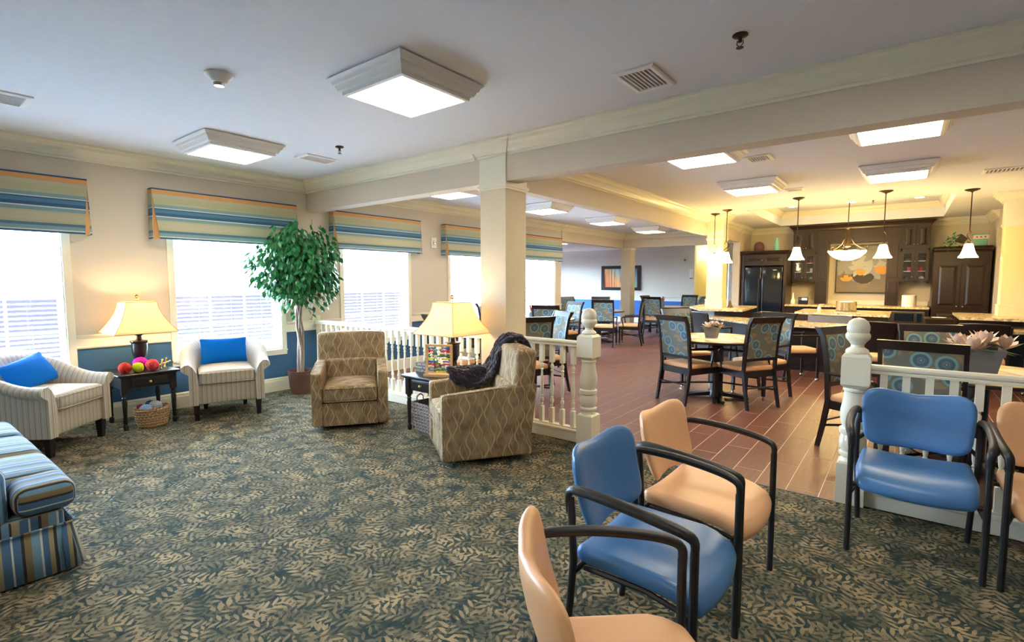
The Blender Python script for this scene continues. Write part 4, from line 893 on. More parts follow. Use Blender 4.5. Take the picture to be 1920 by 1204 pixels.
text('LIFE', t, 0.030, (0.1265, 0, 0.085), (PI / 2, 0, PI / 2), MT['ink']); text('LOVE', t, 0.030, (0.1265, 0, 0.053), (PI / 2, 0, PI / 2), MT['ink']); text('LOTS', t, 0.030, (0.1265, 0, 0.021), (PI / 2, 0, PI / 2), MT['ink'])
def leafshape(L=0.05, Wd=0.022, droop=0.3):
    vs = [(0, 0, 0), (L * 0.35, Wd, -L * 0.08), (L * 0.35, -Wd, -L * 0.08), (L * 0.7, Wd * 0.7, -L * droop * 0.5), (L * 0.7, -Wd * 0.7, -L * droop * 0.5), (L, 0, -L * droop), (L * 0.35, 0, 0.0), (L * 0.7, 0, -L * droop * 0.4)]
    return vs, [(0, 6, 1), (0, 2, 6), (1, 6, 7, 3), (6, 2, 4, 7), (3, 7, 5), (7, 4, 5)]
lv, lf_ = leafshape()
def leafcloud(m, n, cfun, L, rn, scale_var=0.4):
    lv2, f2 = leafshape(L, L * 0.30)
    for _ in range(n):
        p, az = cfun(rn); R_ = Matrix.Rotation(az, 3, 'Z') @ Matrix.Rotation(rn.uniform(-0.3, 1.0), 3, 'Y') @ Matrix.Rotation(rn.uniform(-0.6, 0.6), 3, 'X'); k = 1 + rn.uniform(-scale_var, scale_var)
        m.add([tuple(Vector(p) + R_ @ (Vector(q) * k)) for q in lv2], f2)
r3 = random.Random(3)
def cf(rn):
    a = rn.uniform(0, 2 * PI); r = rn.random() ** 0.5 * 0.06; return (0.05 + r * math.cos(a), r * 0.6 * math.sin(a), 0.10 + rn.uniform(0, 0.13) * (1 - r / 0.09)), a
m = MB(); leafcloud(m, 90, cf, 0.035, r3); o = m.build('foliage', MT['leaf'], t, smooth=0); o['kind'] = 'stuff'
# abacus
t = thing('abacus', 'wooden abacus with rows of coloured beads on the second side table', 'abacus', (3.075, 3.36, 0.55), 0.45)
m = MB().box(-0.145, 0.145, -0.05, 0.05, 0, 0.022); m.build('base', MT['natwood'], t, smooth=0)
MB().box(-0.132, -0.112, -0.01, 0.01, 0.022, 0.30).box(0.112, 0.132, -0.01, 0.01, 0.022, 0.30).box(-0.132, 0.132, -0.011, 0.011, 0.285, 0.305).build('frame', MT['natwood'], t, smooth=0)
cols = ['aby', 'abg', 'petal', 'abr', 'abb', 'aby', 'abg', 'petal', 'abr', 'abb']
for r in range(10):
    z = 0.040 + r * 0.0255; MB().tube([(-0.115, 0, z), (0.115, 0, z)], 0.0015, 5).build('wire', MT['steel'], t)
    nl = [0, 1, 4, 5, 5, 4, 1, 3, 4, 5][r]
    for b in range(10):
        x = (-0.103 + b * 0.0145) if b < nl else (0.103 - (9 - b) * 0.0145)
        if r == 0 and b == 0: bead = None
        if bead is None: bead = MB().lathe([(0.003, -0.006), (0.009, -0.004), (0.0105, 0), (0.009, 0.004), (0.003, 0.006)], n=8, f=lambda x_, y_, z_: (z_, x_, y_)).build('bead', MT[cols[r]], t, (x, 0, z)); continue
        c_ = child(bead, t, (x, 0, z))
        if r > 0:
            if b == 0: mm = bead.data.copy(); mm.materials.clear(); mm.materials.append(MT[cols[r]]); cur = mm
            c_.data = cur
# ------------------------------------------------------------------ ficus
t = thing('potted_ficus', 'leafy green ficus tree in a brown wicker pot by the second window', 'plant', (0.36, 3.50, 0))
MB().lathe([(0.001, 0.002), (0.125, 0.002), (0.145, 0.10), (0.155, 0.24), (0.165, 0.28), (0.170, 0.30), (0.155, 0.30), (0.145, 0.25), (0.001, 0.25)], n=28).build('wicker_pot', MT['wicker_brown'], t)
MB().lathe([(0.001, 0.275), (0.10, 0.27), (0.152, 0.25), (0.001, 0.24)], n=20).build('soil', MT['soil'], t)
rf = random.Random(11)
stems = [[(0.02, 0.0, 0.25), (0.05, -0.01, 0.55), (-0.02, -0.02, 0.85), (-0.04, -0.02, 1.10), (-0.10, -0.10, 1.40), (-0.16, -0.16, 1.75)],
         [(-0.03, 0.03, 0.25), (0.0, 0.03, 0.5), (0.03, 0.02, 0.82), (-0.01, -0.01, 1.12), (0.08, 0.05, 1.45), (0.10, 0.12, 1.85)],
         [(0.0, -0.03, 0.25), (-0.03, 0.0, 0.6), (0.01, 0.0, 0.95), (0.02, 0.03, 1.25), (-0.02, 0.20, 1.50), (0.05, 0.32, 1.70)]]
for s_ in stems: MB().tube(s_, [0.028, 0.025, 0.020, 0.017, 0.012, 0.005], 8).build('trunk', MT['bark'], t)
m = MB()
for k in range(34):
    a = rf.uniform(0, 2 * PI); z = rf.uniform(1.15, 1.8); r = rf.uniform(0.2, 0.42); m.tube([(-0.02, 0, z), (r * 0.5 * math.cos(a) + 0.02, r * 0.6 * math.sin(a), z + 0.12), (r * math.cos(a) * 0.8 + 0.03, r * math.sin(a) * 1.1, z + rf.uniform(0.0, 0.28))], [0.007, 0.005, 0.002], 5)
m.build('branches', MT['bark'], t)
lv3, f3 = leafshape(0.095, 0.025, 0.35); mesh_leaf = None; extra = MB(); nleaf = 0
while nleaf < 2500:
    a = rf.uniform(0, 2 * PI); q = rf.uniform(-1, 1); rr = rf.random() ** 0.4
    sx = math.sqrt(1 - q * q) * rr
    lump = 1 + 0.20 * math.sin(3 * a + 1.0) * math.cos(4 * q) + 0.12 * math.sin(7 * a + 5 * q)
    x, y, z = 0.03 + 0.36 * sx * math.cos(a) * lump, -0.01 + 0.55 * sx * math.sin(a) * lump, 1.63 + 0.53 * q * rr * lump
    if x < -0.17: continue
    if z < 1.35 and rf.random() < 0.4: continue
    R_ = Matrix.Rotation(a + rf.uniform(-0.9, 0.9), 3, 'Z') @ Matrix.Rotation(rf.uniform(0.2, 1.3), 3, 'Y') @ Matrix.Rotation(rf.uniform(-0.7, 0.7), 3, 'X')
    # the side facing the room carries the separately built leaves
    if nleaf < 300:
        if mesh_leaf is None: mesh_leaf = MB().add(lv3, f3).build('leaf', MT['leaf'], t, (x, y, z), smooth=60); lo = mesh_leaf
        else: lo = child(mesh_leaf, t, (x, y, z))
        lo.rotation_euler = R_.to_euler()
    else: extra.add([tuple(Vector((x, y, z)) + R_ @ (Vector(p) * rf.uniform(0.8, 1.15))) for p in lv3], f3)
    nleaf += 1
o = extra.build('foliage', MT['leaf'], t, smooth=60); o['kind'] = 'stuff'
# ------------------------------------------------------------------ reception armchairs (local +x front, y left)
def reception(lab, loc, rz, vinyl, grp):
    t = thing('reception_armchair', lab, 'armchair', (loc[0], loc[1], 0), rz, grp); V = MT[vinyl]; Fm = MT['blackframe']
    def fs(x, y, z):
        k = (x + 0.22) / 0.46
        w = 1 + 0.06 * k - 0.10 * max(0, k - 0.75) * 2
        dz = -0.045 * max(0, (x - 0.12) / 0.14) ** 2 - 0.012 * k + 0.012 * (y / 0.24) ** 2
        if x > 0: x = x - 0.03 * (y / 0.25) ** 2 * (x / 0.25)
        return (x, y * w, z + dz)
    MB().rbox(-0.22, 0.27, -0.245, 0.245, 0.385, 0.455, 0.034, 4, 8, f=fs).build('seat', V, t, smooth=60)
    MB().rbox(-0.19, 0.20, -0.20, 0.20, 0.372, 0.392, 0.008, 1, 2).build('seat_pan', Fm, t)
    # backrest: rounded panel, curved in plan, waisted towards the bottom, dipped top
    rings = []; n = 28; NZ = 10
    vsf = []
    def outline(a):  # superellipse outline in (y, z) with dipped top
        c_, s_ = math.cos(a), math.sin(a); e = 2 / 4.4
        y = 0.265 * math.copysign(abs(c_) ** e, c_); z = 0.168 * math.copysign(abs(s_) ** e, s_)
        k = (z + 0.168) / 0.336
        y *= 0.90 + 0.10 * k
        if z > 0: z += -0.020 * math.cos(y / 0.265 * PI) * (z / 0.168)
        else: z += 0.018 * (1 - (y / 0.265) ** 2) * (z / -0.168) * -1 * -1
        return y, z
    N = 40; ol = [outline(2 * PI * i / N) for i in range(N)]
    def pos(y, z, d):
        x = -0.235 - 0.085 * (z / 0.168) * 0.55 + 0.07 * (y / 0.265) ** 2 + d - 0.02 * math.sin((z + .178) / .356 * PI)
        return (x, y, 0.648 + z)
    layers = []
    for kf, d in ((0.0, 0.026), (0.35, 0.026), (0.7, 0.025), (0.90, 0.020), (0.975, 0.010), (1.0, 0.0), (0.985, -0.008), (0.93, -0.015), (0.6, -0.018), (0.0, -0.018)):
        layers.append([pos(y * kf, z * kf, d) for y, z in ol])
    MB().loft(layers, cap=False).build('backrest', V, t, smooth=60)
    hw = 0.272
    for sg in (-1, 1):
        y = hw * sg
        MB().tube([(0.235, y, 0.0), (0.235, y, 0.60)], 0.0145, 10).build('leg', Fm, t)
        MB().tube([(-0.255, y * 0.93, 0.0), (-0.225, y * 0.96, 0.25), (-0.205, y, 0.42), (-0.215, y, 0.60), (-0.225, y * 0.97, 0.655)], 0.0145, 10).build('leg', Fm, t)
        ar = [(-0.232, y * 0.96, 0.60), (-0.232, y * 0.985, 0.655), (-0.215, y * 1.01, 0.685), (-0.17, y * 1.04, 0.695), (-0.03, y * 1.07, 0.690), (0.12, y * 1.07, 0.672), (0.20, y * 1.04, 0.655), (0.232, y * 1.01, 0.635), (0.236, y, 0.60), (0.235, y, 0.57)]
        rad = [0.016, 0.017, 0.019, 0.021, 0.022, 0.022, 0.021, 0.019, 0.017, 0.016]
        MB().tube(curve(ar, 3), crad(rad, 3), 12, flat=0.75).build('armrest', Fm, t)
    m = MB().tube([(0.21, -hw, 0.365), (0.21, hw, 0.365)], 0.012, 8).tube([(-0.205, -hw, 0.375), (-0.205, hw, 0.375)], 0.012, 8)
    for sg in (-1, 1): m.tube([(0.235, hw * sg, 0.31), (0.20, hw * 0.9 * sg, 0.36), (0.05, hw * 0.8 * sg, 0.372), (-0.19, hw * 0.8 * sg, 0.372)], 0.010, 6).tube([(-0.21, hw * sg, 0.50), (-0.245, 0.21 * sg, 0.56)], 0.011, 8)
    m.build('frame', Fm, t); return t
reception('blue vinyl armchair with black arms in the middle of the row of three facing right', (5.83, 1.84), 0.0, 'blue', 'reception armchairs')
reception('tan vinyl armchair with black arms, nearest the dining area in the row of three', (5.83, 2.47), -0.04, 'tan', 'reception armchairs')
reception('tan vinyl armchair cut by the bottom edge of the photo, closest of all chairs', (6.055, 1.145), math.radians(42), 'tan', 'reception armchairs')
reception('blue vinyl armchair with black arms facing the camera against the right balustrade', (6.635, 3.44), -PI / 2, 'blue', 'reception armchairs')
reception('tan vinyl armchair cut by the right edge, beside the blue one at the balustrade', (7.23, 3.45), -PI / 2 + 0.05, 'tan', 'reception armchairs')
# ------------------------------------------------------------------ dining chairs (local +x front)
def dining_chair():
    t = thing('dining_chair', 'x', 'chair'); Wd = MT['chairwood']
    stile = [(-0.29, 0.0), (-0.245, 0.22), (-0.215, 0.42), (-0.225, 0.60), (-0.245, 0.80), (-0.275, 0.96), (-0.315, 1.045)]
    for sg in (-1, 1):
        y = 0.225 * sg; rings = []
        for i, (x, z) in enumerate(stile):
            w = 0.020 if i else 0.016; h = 0.013
            rings.append([(x - w, y - h, z), (x + w, y - h, z), (x + w, y + h, z), (x - w, y + h, z)])
        MB().loft(rings).build('leg', Wd, t)
        m = MB().loft([[(0.205 + sx * e, y + sy * e, z) for sx, sy in ((-1, -1), (1, -1), (1, 1), (-1, 1))] for e, z in ((0.016, 0.055), (0.021, 0.42))]).build('leg', Wd, t)
        MB().lathe([(0.001, -0.008), (0.018, -0.008), (0.022, -0.004), (0.022, 0.004), (0.018, 0.008), (0.001, 0.008)], n=12, f=lambda x, y_, z, y=y: (0.205 + x, y + z, 0.022 + y_)).tube([(0.205, y, 0.03), (0.205, y, 0.06)], 0.009, 6).build('caster', MT['steel'], t)
        MB().tube(curve([(-0.235, y, 0.66), (-0.05, y * 1.06, 0.655), (0.10, y * 1.08, 0.645), (0.15, y * 1.08, 0.63), (0.155, y * 1.05, 0.58), (0.12, y, 0.42)], 3), crad([0.013, 0.016, 0.017, 0.016, 0.014, 0.013], 3), 8).build('armrest', Wd, t)
        MB().box(-0.30, -0.27, y - 0.014, y + 0.014, 0, 0.006).build('glide', MT['steel'], t, smooth=0)
    def bx(z): 
        for (x0, z0), (x1, z1) in zip(stile, stile[1:]):
            if z <= z1: return x0 + (x1 - x0) * (z - z0) / (z1 - z0)
        return stile[-1][0]
    m = MB(); zs = [0.98, 1.01, 1.045, 1.055]
    m.loft([[(bx(z) - 0.022 - (0.012 if z > 1.03 else 0), y, z) for z in (0.985, 1.05)] + [(bx(z) + 0.014, y, z) for z in (1.05, 0.985)] for y in (-0.24, 0.24)])
    m.build('top_rail', Wd, t, smooth=0)
    MB().box(-0.235, -0.205, -0.21, 0.21, 0.545, 0.585).build('lower_rail', Wd, t, smooth=0)
    zz = [0.58 + 0.41 * k / 8 for k in range(9)]
    m = MB(); m.loft([[(bx(z) + 0.014, y, z) for y in (-0.205, 0.205)] + [(bx(z) - 0.014, y, z) for y in (0.205, -0.205)] for z in zz])
    m.uv.clear(); m.build('back_panel', MT['rings'], t)
    MB().box(-0.22, 0.225, -0.235, 0.235, 0.355, 0.425).build('seat_frame', Wd, t, smooth=0)
    MB().rbox(-0.205, 0.235, -0.232, 0.232, 0.42, 0.475, 0.024, 3, 4, f=lambda x, y, z: (x, y * (1 + 0.05 * x), z + (0.02 * (1 - (y / 0.24) ** 2) * (1 - (x / 0.25) ** 2) if z > 0.45 else 0))).build('seat', MT['tan'], t)
    MB().tube([(-0.245, -0.22, 0.20), (0.205, 0.22, 0.24)], 0.011, 6).tube([(-0.245, 0.22, 0.20), (0.205, -0.22, 0.24)], 0.011, 6).tube([(-0.245, -0.22, 0.24), (-0.245, 0.22, 0.24)], 0.009, 6).build('stretcher', Wd, t)
    return t
dc = dining_chair(); used = [False]
def put_chair(bxy, face, lab, group='medallion-back dining chairs'):
    # bxy: middle of the rear legs on the floor, face: direction angle
    c_ = (bxy[0] + 0.27 * math.cos(face), bxy[1] + 0.27 * math.sin(face), 0)
    if not used[0]: dc.location = c_; dc.rotation_euler.z = face; dc['label'] = lab; dc['group'] = group; used[0] = True; return dc
    return dup(dc, c_, face, lab, group)
def fa(a, b): return math.atan2(b, a)
put_chair((4.39, 5.93), fa(0.42, 0.9), 'teal medallion dining chair at the front left of the nearest round table, back to camera')
put_chair((5.32, 6.24), fa(-0.84, 0.54), 'teal medallion dining chair at the front right of the nearest round table')
put_chair((5.27, 7.18), fa(-0.46, -0.89), 'dining chair at the rear right of the nearest round table, behind another chair back')
put_chair((3.93, 7.36), fa(0.80, -0.6), 'dining chair facing the camera at the rear left of the nearest round table')
put_chair((6.11, 5.31), fa(0.91, -0.41), 'dining chair seen from the side, just left of the right newel post')
put_chair((6.66, 4.32), fa(0.12, 1.0), 'medallion dining chair with its back against the right balustrade')
put_chair((6.76, 6.02), fa(0.25, -0.97), 'medallion dining chair facing the camera behind the right planter table')
put_chair((3.22, 4.72), fa(-0.85, 0.5), 'dining chair half hidden right beside the square column, over the railing')
put_chair((2.90, 5.78), fa(-0.5, -0.87), 'blue-lit dining chair turned left behind the short railing')
put_chair((2.10, 4.30), fa(0.05, 1.0), 'dining chair seen through the railing under the lamp')
put_chair((1.75, 7.15), fa(-0.35, 0.93), 'wide-looking dining chair back above the short railing, second row')
put_chair((1.35, 8.75), fa(-0.35, -0.93), 'dining chair partly hidden behind the second-row chair right of the column')
put_chair((0.25, 7.2), fa(0.85, 0.5), 'dining chair seen edge-on just left of the square column')
put_chair((1.33, 10.02), fa(-0.30, 0.95), 'dining chair with back to camera right of the ball-topped newel')
put_chair((1.84, 10.95), fa(-0.92, -0.3), 'dining chair in profile facing left beside the third round table')
put_chair((-0.50, 11.5), fa(0.9, -0.4), 'distant dining chair against the blue wainscot left of the far column')
put_chair((0.25, 11.95), fa(0.45, -0.89), 'distant dining chair in front of the far column, turned to the left table')
put_chair((0.72, 13.8), fa(0.97, -0.1), 'distant dining chair immediately right of the far column')
put_chair((1.33, 12.75), fa(0.0, 1.0), 'teal dining chair with its back to camera at the far round table')
put_chair((1.55, 15.0), fa(-0.1, -1.0), 'farthest dining chair facing the camera behind the far table')
put_chair((2.25, 13.9), fa(-1.0, 0.05), 'far dining chair in profile at the right end of the far table')
# round tables
def round_table():
    t = thing('round_dining_table', 'x', 'table')
    MB().lathe([(0.001, 0.722), (0.59, 0.722), (0.615, 0.730), (0.619, 0.742), (0.615, 0.752), (0.001, 0.752)], n=40).build('edge_band', MT['black'], t)
    MB().lathe([(0.001, 0.748), (0.595, 0.748), (0.598, 0.754), (0.001, 0.756)], n=40).build('table_top', MT['tablewood'], t)
    MB().lathe([(0.001, 0.03), (0.10, 0.03), (0.085, 0.07), (0.075, 0.10), (0.075, 0.64), (0.12, 0.70), (0.30, 0.722), (0.001, 0.722)], n=20).build('pedestal', MT['black'], t)
    for k in range(4):
        a = k * PI / 2 + 0.35
        for da in (-0.13, 0.13):
            ca, sa = math.cos(a + da), math.sin(a + da)
            MB().loft([[(ca * r - sa * s_ * w, sa * r + ca * s_ * w, z + dz) for s_, dz in ((-1, 0), (1, 0), (1, h), (-1, h))] for r, z, h, w in ((0.05, 0.03, 0.05, 0.03), (0.25, 0.02, 0.035, 0.03), (0.37, 0.012, 0.022, 0.022))]).lathe([(0.02, 0), (0.02, 0.015)], (ca * 0.35, sa * 0.35, 0), 8).build('foot', MT['black'], t, smooth=0)
    return t
TB = [(4.74, 6.52, 'nearest round dining table with magnolia planter in front of the kitchen bar'), (7.02, 5.20, 'round dining table with large planter behind the right balustrade'),
      (2.08, 5.20, 'round dining table mostly hidden behind the square column and railing'), (1.15, 7.95, 'round dining table with potted reeds right of the column, second row'),
      (0.72, 10.95, 'round dining table in the third row left of the ball-topped newel'), (1.40, 13.85, 'farthest round dining table, below the framed forest picture')]
tb_ = round_table()
for i, (x, y, lb_) in enumerate(TB):
    if i == 0: tb_.location = (x, y, 0); tb_['label'] = lb_; tb_['group'] = 'round dining tables'
    else: dup(tb_, (x, y, 0), 0.3 * i, lb_, 'round dining tables')
# placemats / folded napkins on the nearest tables
k_ = 0
for (tx_, ty_, n_, nm) in ((4.74, 6.52, 4, 'nearest round table'), (7.02, 5.20, 4, 'right planter table'), (2.08, 5.20, 3, 'table behind the column')):
    for q in range(n_):
        a = -1.1 + q * PI / 2; x, y = tx_ + 0.36 * math.cos(a), ty_ + 0.36 * math.sin(a)
        o = MB().loft([[(sx * w, sy * h, z) for sx, sy in ((-1, -1), (1, -0.8), (1, 0.8), (-1, 1))] for w, h, z in ((0.15, 0.20, 0), (0.15, 0.20, 0.003))]).build('placemat', MT['placemat'], smooth=0)
        o.location = (x, y, 0.756); o.rotation_euler.z = a; tag(o, 'pale placemat on the ' + nm + ', ' + ('front side', 'right side', 'back side', 'left side')[q], 'placemat', 'placemats')
# planters with magnolia / protea
def planter(x, y, z, s, lab, seed, mat='grey'):
    t = thing('flower_planter', lab, 'planter', (x, y, z)); rn = random.Random(seed)
    MB().loft([[(sx * e * s, sy * e * s, zz * s) for sx, sy in ((-1, -1), (1, -1), (1, 1), (-1, 1))] for e, zz in ((0.36, 0), (0.47, 0.62), (0.51, 0.62), (0.53, 0.80), (0.47, 0.80), (0.45, 0.66))], cap=False).box(-0.36 * s, 0.36 * s, -0.36 * s, 0.36 * s, 0, 0.02).build('pot', MT[mat], t, smooth=0)
    MB().box(-0.44 * s, 0.44 * s, -0.44 * s, 0.44 * s, 0.60 * s, 0.72 * s).build('soil', MT['soil'], t, smooth=0)
    for fx_, fy_, fz_ in ((-0.35, 0.0, 1.05), (0.15, -0.1, 1.15), (0.55, 0.1, 1.05), (0.1, 0.4, 1.1), (-0.1, -0.4, 1.0)):
        m = MB()
        for k in range(9):
            a = k * 0.7 + seed; e = 0.35 + 0.5 * (k % 2); L = 0.48 * s; R_ = Matrix.Rotation(a, 3, 'Z') @ Matrix.Rotation(-1.35 + e, 3, 'Y')
            lv2 = [(0, 0, 0), (L * .35, L * .22, L * .06), (L * .35, -L * .22, L * .06), (L * .7, L * .2, L * .04), (L * .7, -L * .2, L * .04), (L, 0, 0), (L * .35, 0, -L * .02), (L * .7, 0, -L * .02)]
            m.add([tuple(Vector((fx_ * s, fy_ * s, (fz_ - 0.28) * s)) + R_ @ Vector(q)) for q in lv2], lf_)
        m.build('flower', MT['petal'], t, smooth=60)
    m = MB()
    for k in range(10):
        a = k * 0.63 + seed; L = 0.85 * s; R_ = Matrix.Rotation(a, 3, 'Z') @ Matrix.Rotation(-0.35 + rn.uniform(-0.25, 0.25), 3, 'Y')
        lv2, f2 = leafshape(L, L * 0.2, 0.25); m.add([tuple(Vector((0, 0, 0.7 * s)) + R_ @ Vector(q)) for q in lv2], f2)
    m.build('leaves', MT['leaf2'], t, smooth=60); return t
planter(4.68, 6.47, 0.756, 0.165, 'grey planter of cream magnolia blooms on the nearest round table', 1)
planter(6.98, 4.92, 0.756, 0.27, 'large grey planter of pinkish protea blooms behind the right balustrade', 5)
def reeds(x, y, z, lab):
    t = thing('reed_pot', lab, 'plant', (x, y, z)); rn = random.Random(int(x * 10))
    MB().lathe([(0.001, 0), (0.05, 0), (0.065, 0.08), (0.06, 0.12), (0.052, 0.12), (0.05, 0.09), (0.001, 0.09)], n=16).build('pot', MT['bluegrey'], t)
    for k in range(12):
        a = rn.uniform(0, 6.3); e = rn.uniform(0.02, 0.09); MB().tube([(0, 0, 0.08), (e * math.cos(a) * .5, e * math.sin(a) * .5, 0.18), (e * math.cos(a), e * math.sin(a), rn.uniform(0.22, 0.30))], [0.006, 0.012, 0.004], 6).build('reed', MT['seed'], t)
reeds(1.05, 7.72, 0.756, 'pot of brown reeds on the second-row table beside the column')
reeds(1.32, 13.5, 0.756, 'small pot of brown blooms on the farthest round table')
# ------------------------------------------------------------------ bar counters
def slab(name, poly, z0, z1, mat, lab, cat, grp=None):
    t = thing(name, lab, cat, (sum(p[0] for p in poly) / len(poly), sum(p[1] for p in poly) / len(poly), 0), 0, grp); return t
def shrink(poly, e):
    cx = sum(p[0] for p in poly) / len(poly); cy = sum(p[1] for p in poly) / len(poly)
    return [(p[0] + (cx - p[0]) * e / max(0.01, math.hypot(cx - p[0], cy - p[1])), p[1] + (cy - p[1]) * e / max(0.01, math.hypot(cx - p[0], cy - p[1]))) for p in poly]
t = thing('low_bar_counter', 'long granite dining-height bar counter wrapping the front of the kitchen', 'counter', (5.6, 9.6, 0))
low = [(2.95, 10.55), (3.35, 10.15), (4.60, 9.05), (6.85, 9.08), (7.85, 9.85), (8.6, 10.2), (8.6, 10.35), (3.2, 10.35), (3.0, 10.7)]
lowL = [(p[0] - 5.6, p[1] - 9.6) for p in [(2.85, 10.75), (4.60, 9.05), (7.05, 9.05), (8.60, 10.25), (8.60, 10.75), (7.30, 10.75), (6.95, 10.15), (4.45, 10.15), (3.42, 10.82), (3.0, 10.9)]]
MB().prism(lowL, 0.725, 0.762).build('counter_top', MT['granite'], t, smooth=0)
base = [(p[0] - 5.6, p[1] - 9.6) for p in [(3.25, 10.75), (4.75, 9.38), (6.90, 9.38), (8.40, 10.5), (8.40, 10.74), (7.3, 10.74), (6.95, 10.14), (4.45, 10.14), (3.42, 10.80)]]
MB().prism(base, 0.0, 0.725).build('base_cabinet', MT['black'], t, smooth=0)
for i in range(9):
    x = -0.80 + i * 0.235
    MB().rbox(x + 0.01, x + 0.225, -0.235, -0.219, 0.10, 0.66, 0.006, 1, 1).build('panel', MT['black'], t, smooth=0)
def counter(lab, poly, body, name='upper_counter'):
    cx = sum(p[0] for p in poly) / len(poly); cy = sum(p[1] for p in poly) / len(poly)
    t = thing(name, lab, 'counter', (cx, cy, 0))
    MB().prism([(p[0] - cx, p[1] - cy) for p in poly], 0.872, 0.912).build('counter_top', MT['granite'], t, smooth=0)
    MB().prism([(p[0] - cx, p[1] - cy) for p in body], 0.0, 0.872).build('base_cabinet', MT['kwood'], t, smooth=0)
    return t
counter('granite counter wing around the foot of the left yellow column', [(3.34, 10.15), (4.13, 10.26), (4.0, 12.1), (2.79, 12.3), (2.86, 11.1)], [(3.45, 10.85), (4.03, 10.85), (3.92, 12.0), (2.95, 12.2), (3.0, 11.25)])
counter('central granite kitchen island top carrying the steel pot', [(5.02, 10.18), (6.38, 10.05), (6.38, 11.3), (5.0, 11.45)], [(5.08, 10.2), (6.33, 10.17), (6.33, 11.25), (5.06, 11.38)], 'kitchen_island')
counter('granite counter wing around the foot of the right yellow column', [(7.22, 10.12), (8.6, 10.0), (8.75, 11.55), (7.22, 11.58)], [(7.32, 10.8), (8.5, 10.8), (8.65, 11.45), (7.30, 11.5)])
# low brown cabinets closing the two gaps, a plate on each
for (x0, x1, sd) in ((4.16, 4.55, 'left'), (6.85, 7.2, 'right')):
    t = thing('corner_cabinet', 'low brown cabinet in the bar gap on the %s side of the island' % sd, 'cabinet', ((x0 + x1) / 2, 11.2, 0)); h = (x1 - x0) / 2
    MB().box(-h, h, -0.25, 0.45, 0, 0.80).build('body', MT['kwood'], t, smooth=0); MB().box(-h - 0.01, h + 0.01, -0.26, 0.46, 0.80, 0.82).build('top', MT['kwood'], t, smooth=0)
    t2 = MB().lathe([(0.001, 0), (0.05, 0), (0.10, 0.018), (0.098, 0.022), (0.05, 0.006), (0.001, 0.006)], n=20).build('plate', MT['paper']); t2.location = ((x0 + x1) / 2, 11.15, 0.82); tag(t2, 'white plate on the low cabinet %s of the island' % sd, 'plate', 'plates')
# counter chairs with dark solid backs
def counter_chair():
    t = thing('counter_chair', 'x', 'chair'); Wd = MT['chairwood']
    for sg in (-1, 1):
        y = 0.22 * sg
        MB().loft([[(x - 0.017, y * k - 0.014, z), (x + 0.017, y * k - 0.014, z), (x + 0.017, y * k + 0.014, z), (x - 0.017, y * k + 0.014, z)] for x, z, k in ((-0.26, 0, 1), (-0.225, 0.42, 1), (-0.235, 0.65, 1.02), (-0.275, 0.90, 1.1))]).build('leg', Wd, t)
        MB().loft([[(0.215 + sx * e, y + sy * e, z) for sx, sy in ((-1, -1), (1, -1), (1, 1), (-1, 1))] for e, z in ((0.014, 0.05), (0.020, 0.66))]).build('leg', Wd, t)
        MB().ball((0.215, y, 0.027), 0.027, 10).build('caster', MT['steel'], t)
        MB().box(-0.24, 0.235, y - 0.017, y + 0.017, 0.65, 0.675).build('armrest', Wd, t, smooth=0)
    def fb(x, y, z): k = (z - 0.52) / 0.42; return (x - 0.05 * k * k - 0.02 * k + 0.02 * (y / 0.22) ** 2, y * (0.92 + 0.20 * k), z + 0.012 * math.cos(y / 0.22 * 1.5))
    MB().rbox(-0.245, -0.205, -0.215, 0.215, 0.52, 0.925, 0.018, 2, 6, f=fb).build('backrest', MT['chairwood'], t)
    MB().rbox(-0.21, 0.25, -0.21, 0.21, 0.40, 0.475, 0.03, 3, 4).build('seat', MT['tan'], t)
    MB().box(-0.22, 0.23, -0.22, 0.22, 0.35, 0.41).build('seat_frame', Wd, t, smooth=0)
    return t
cc = counter_chair()
CC = [((3.35, 9.75), fa(0.7, 0.7), 'dark-backed counter chair at the left end of the low bar counter'), ((3.93, 9.05), fa(0.6, 0.8), 'dark-backed counter chair behind the magnolia planter'),
      ((5.30, 8.50), fa(0.80, 0.55), 'counter chair with tan seat and casters turned to the right, left of the newel'), ((6.27, 8.25), fa(0, 1), 'dark-backed counter chair just right of the right newel ball'),
      ((7.36, 8.62), fa(0.1, 1), 'dark-backed counter chair above the protea planter'), ((8.02, 8.75), fa(0.0, 1), 'dark-backed counter chair cut by the right edge')]
for i, (p, a, lb_) in enumerate(CC):
    if i == 0: cc.location = (*p, 0); cc.rotation_euler.z = a; cc['label'] = lb_; cc['group'] = 'counter chairs'
    else: dup(cc, (*p, 0), a, lb_, 'counter chairs')
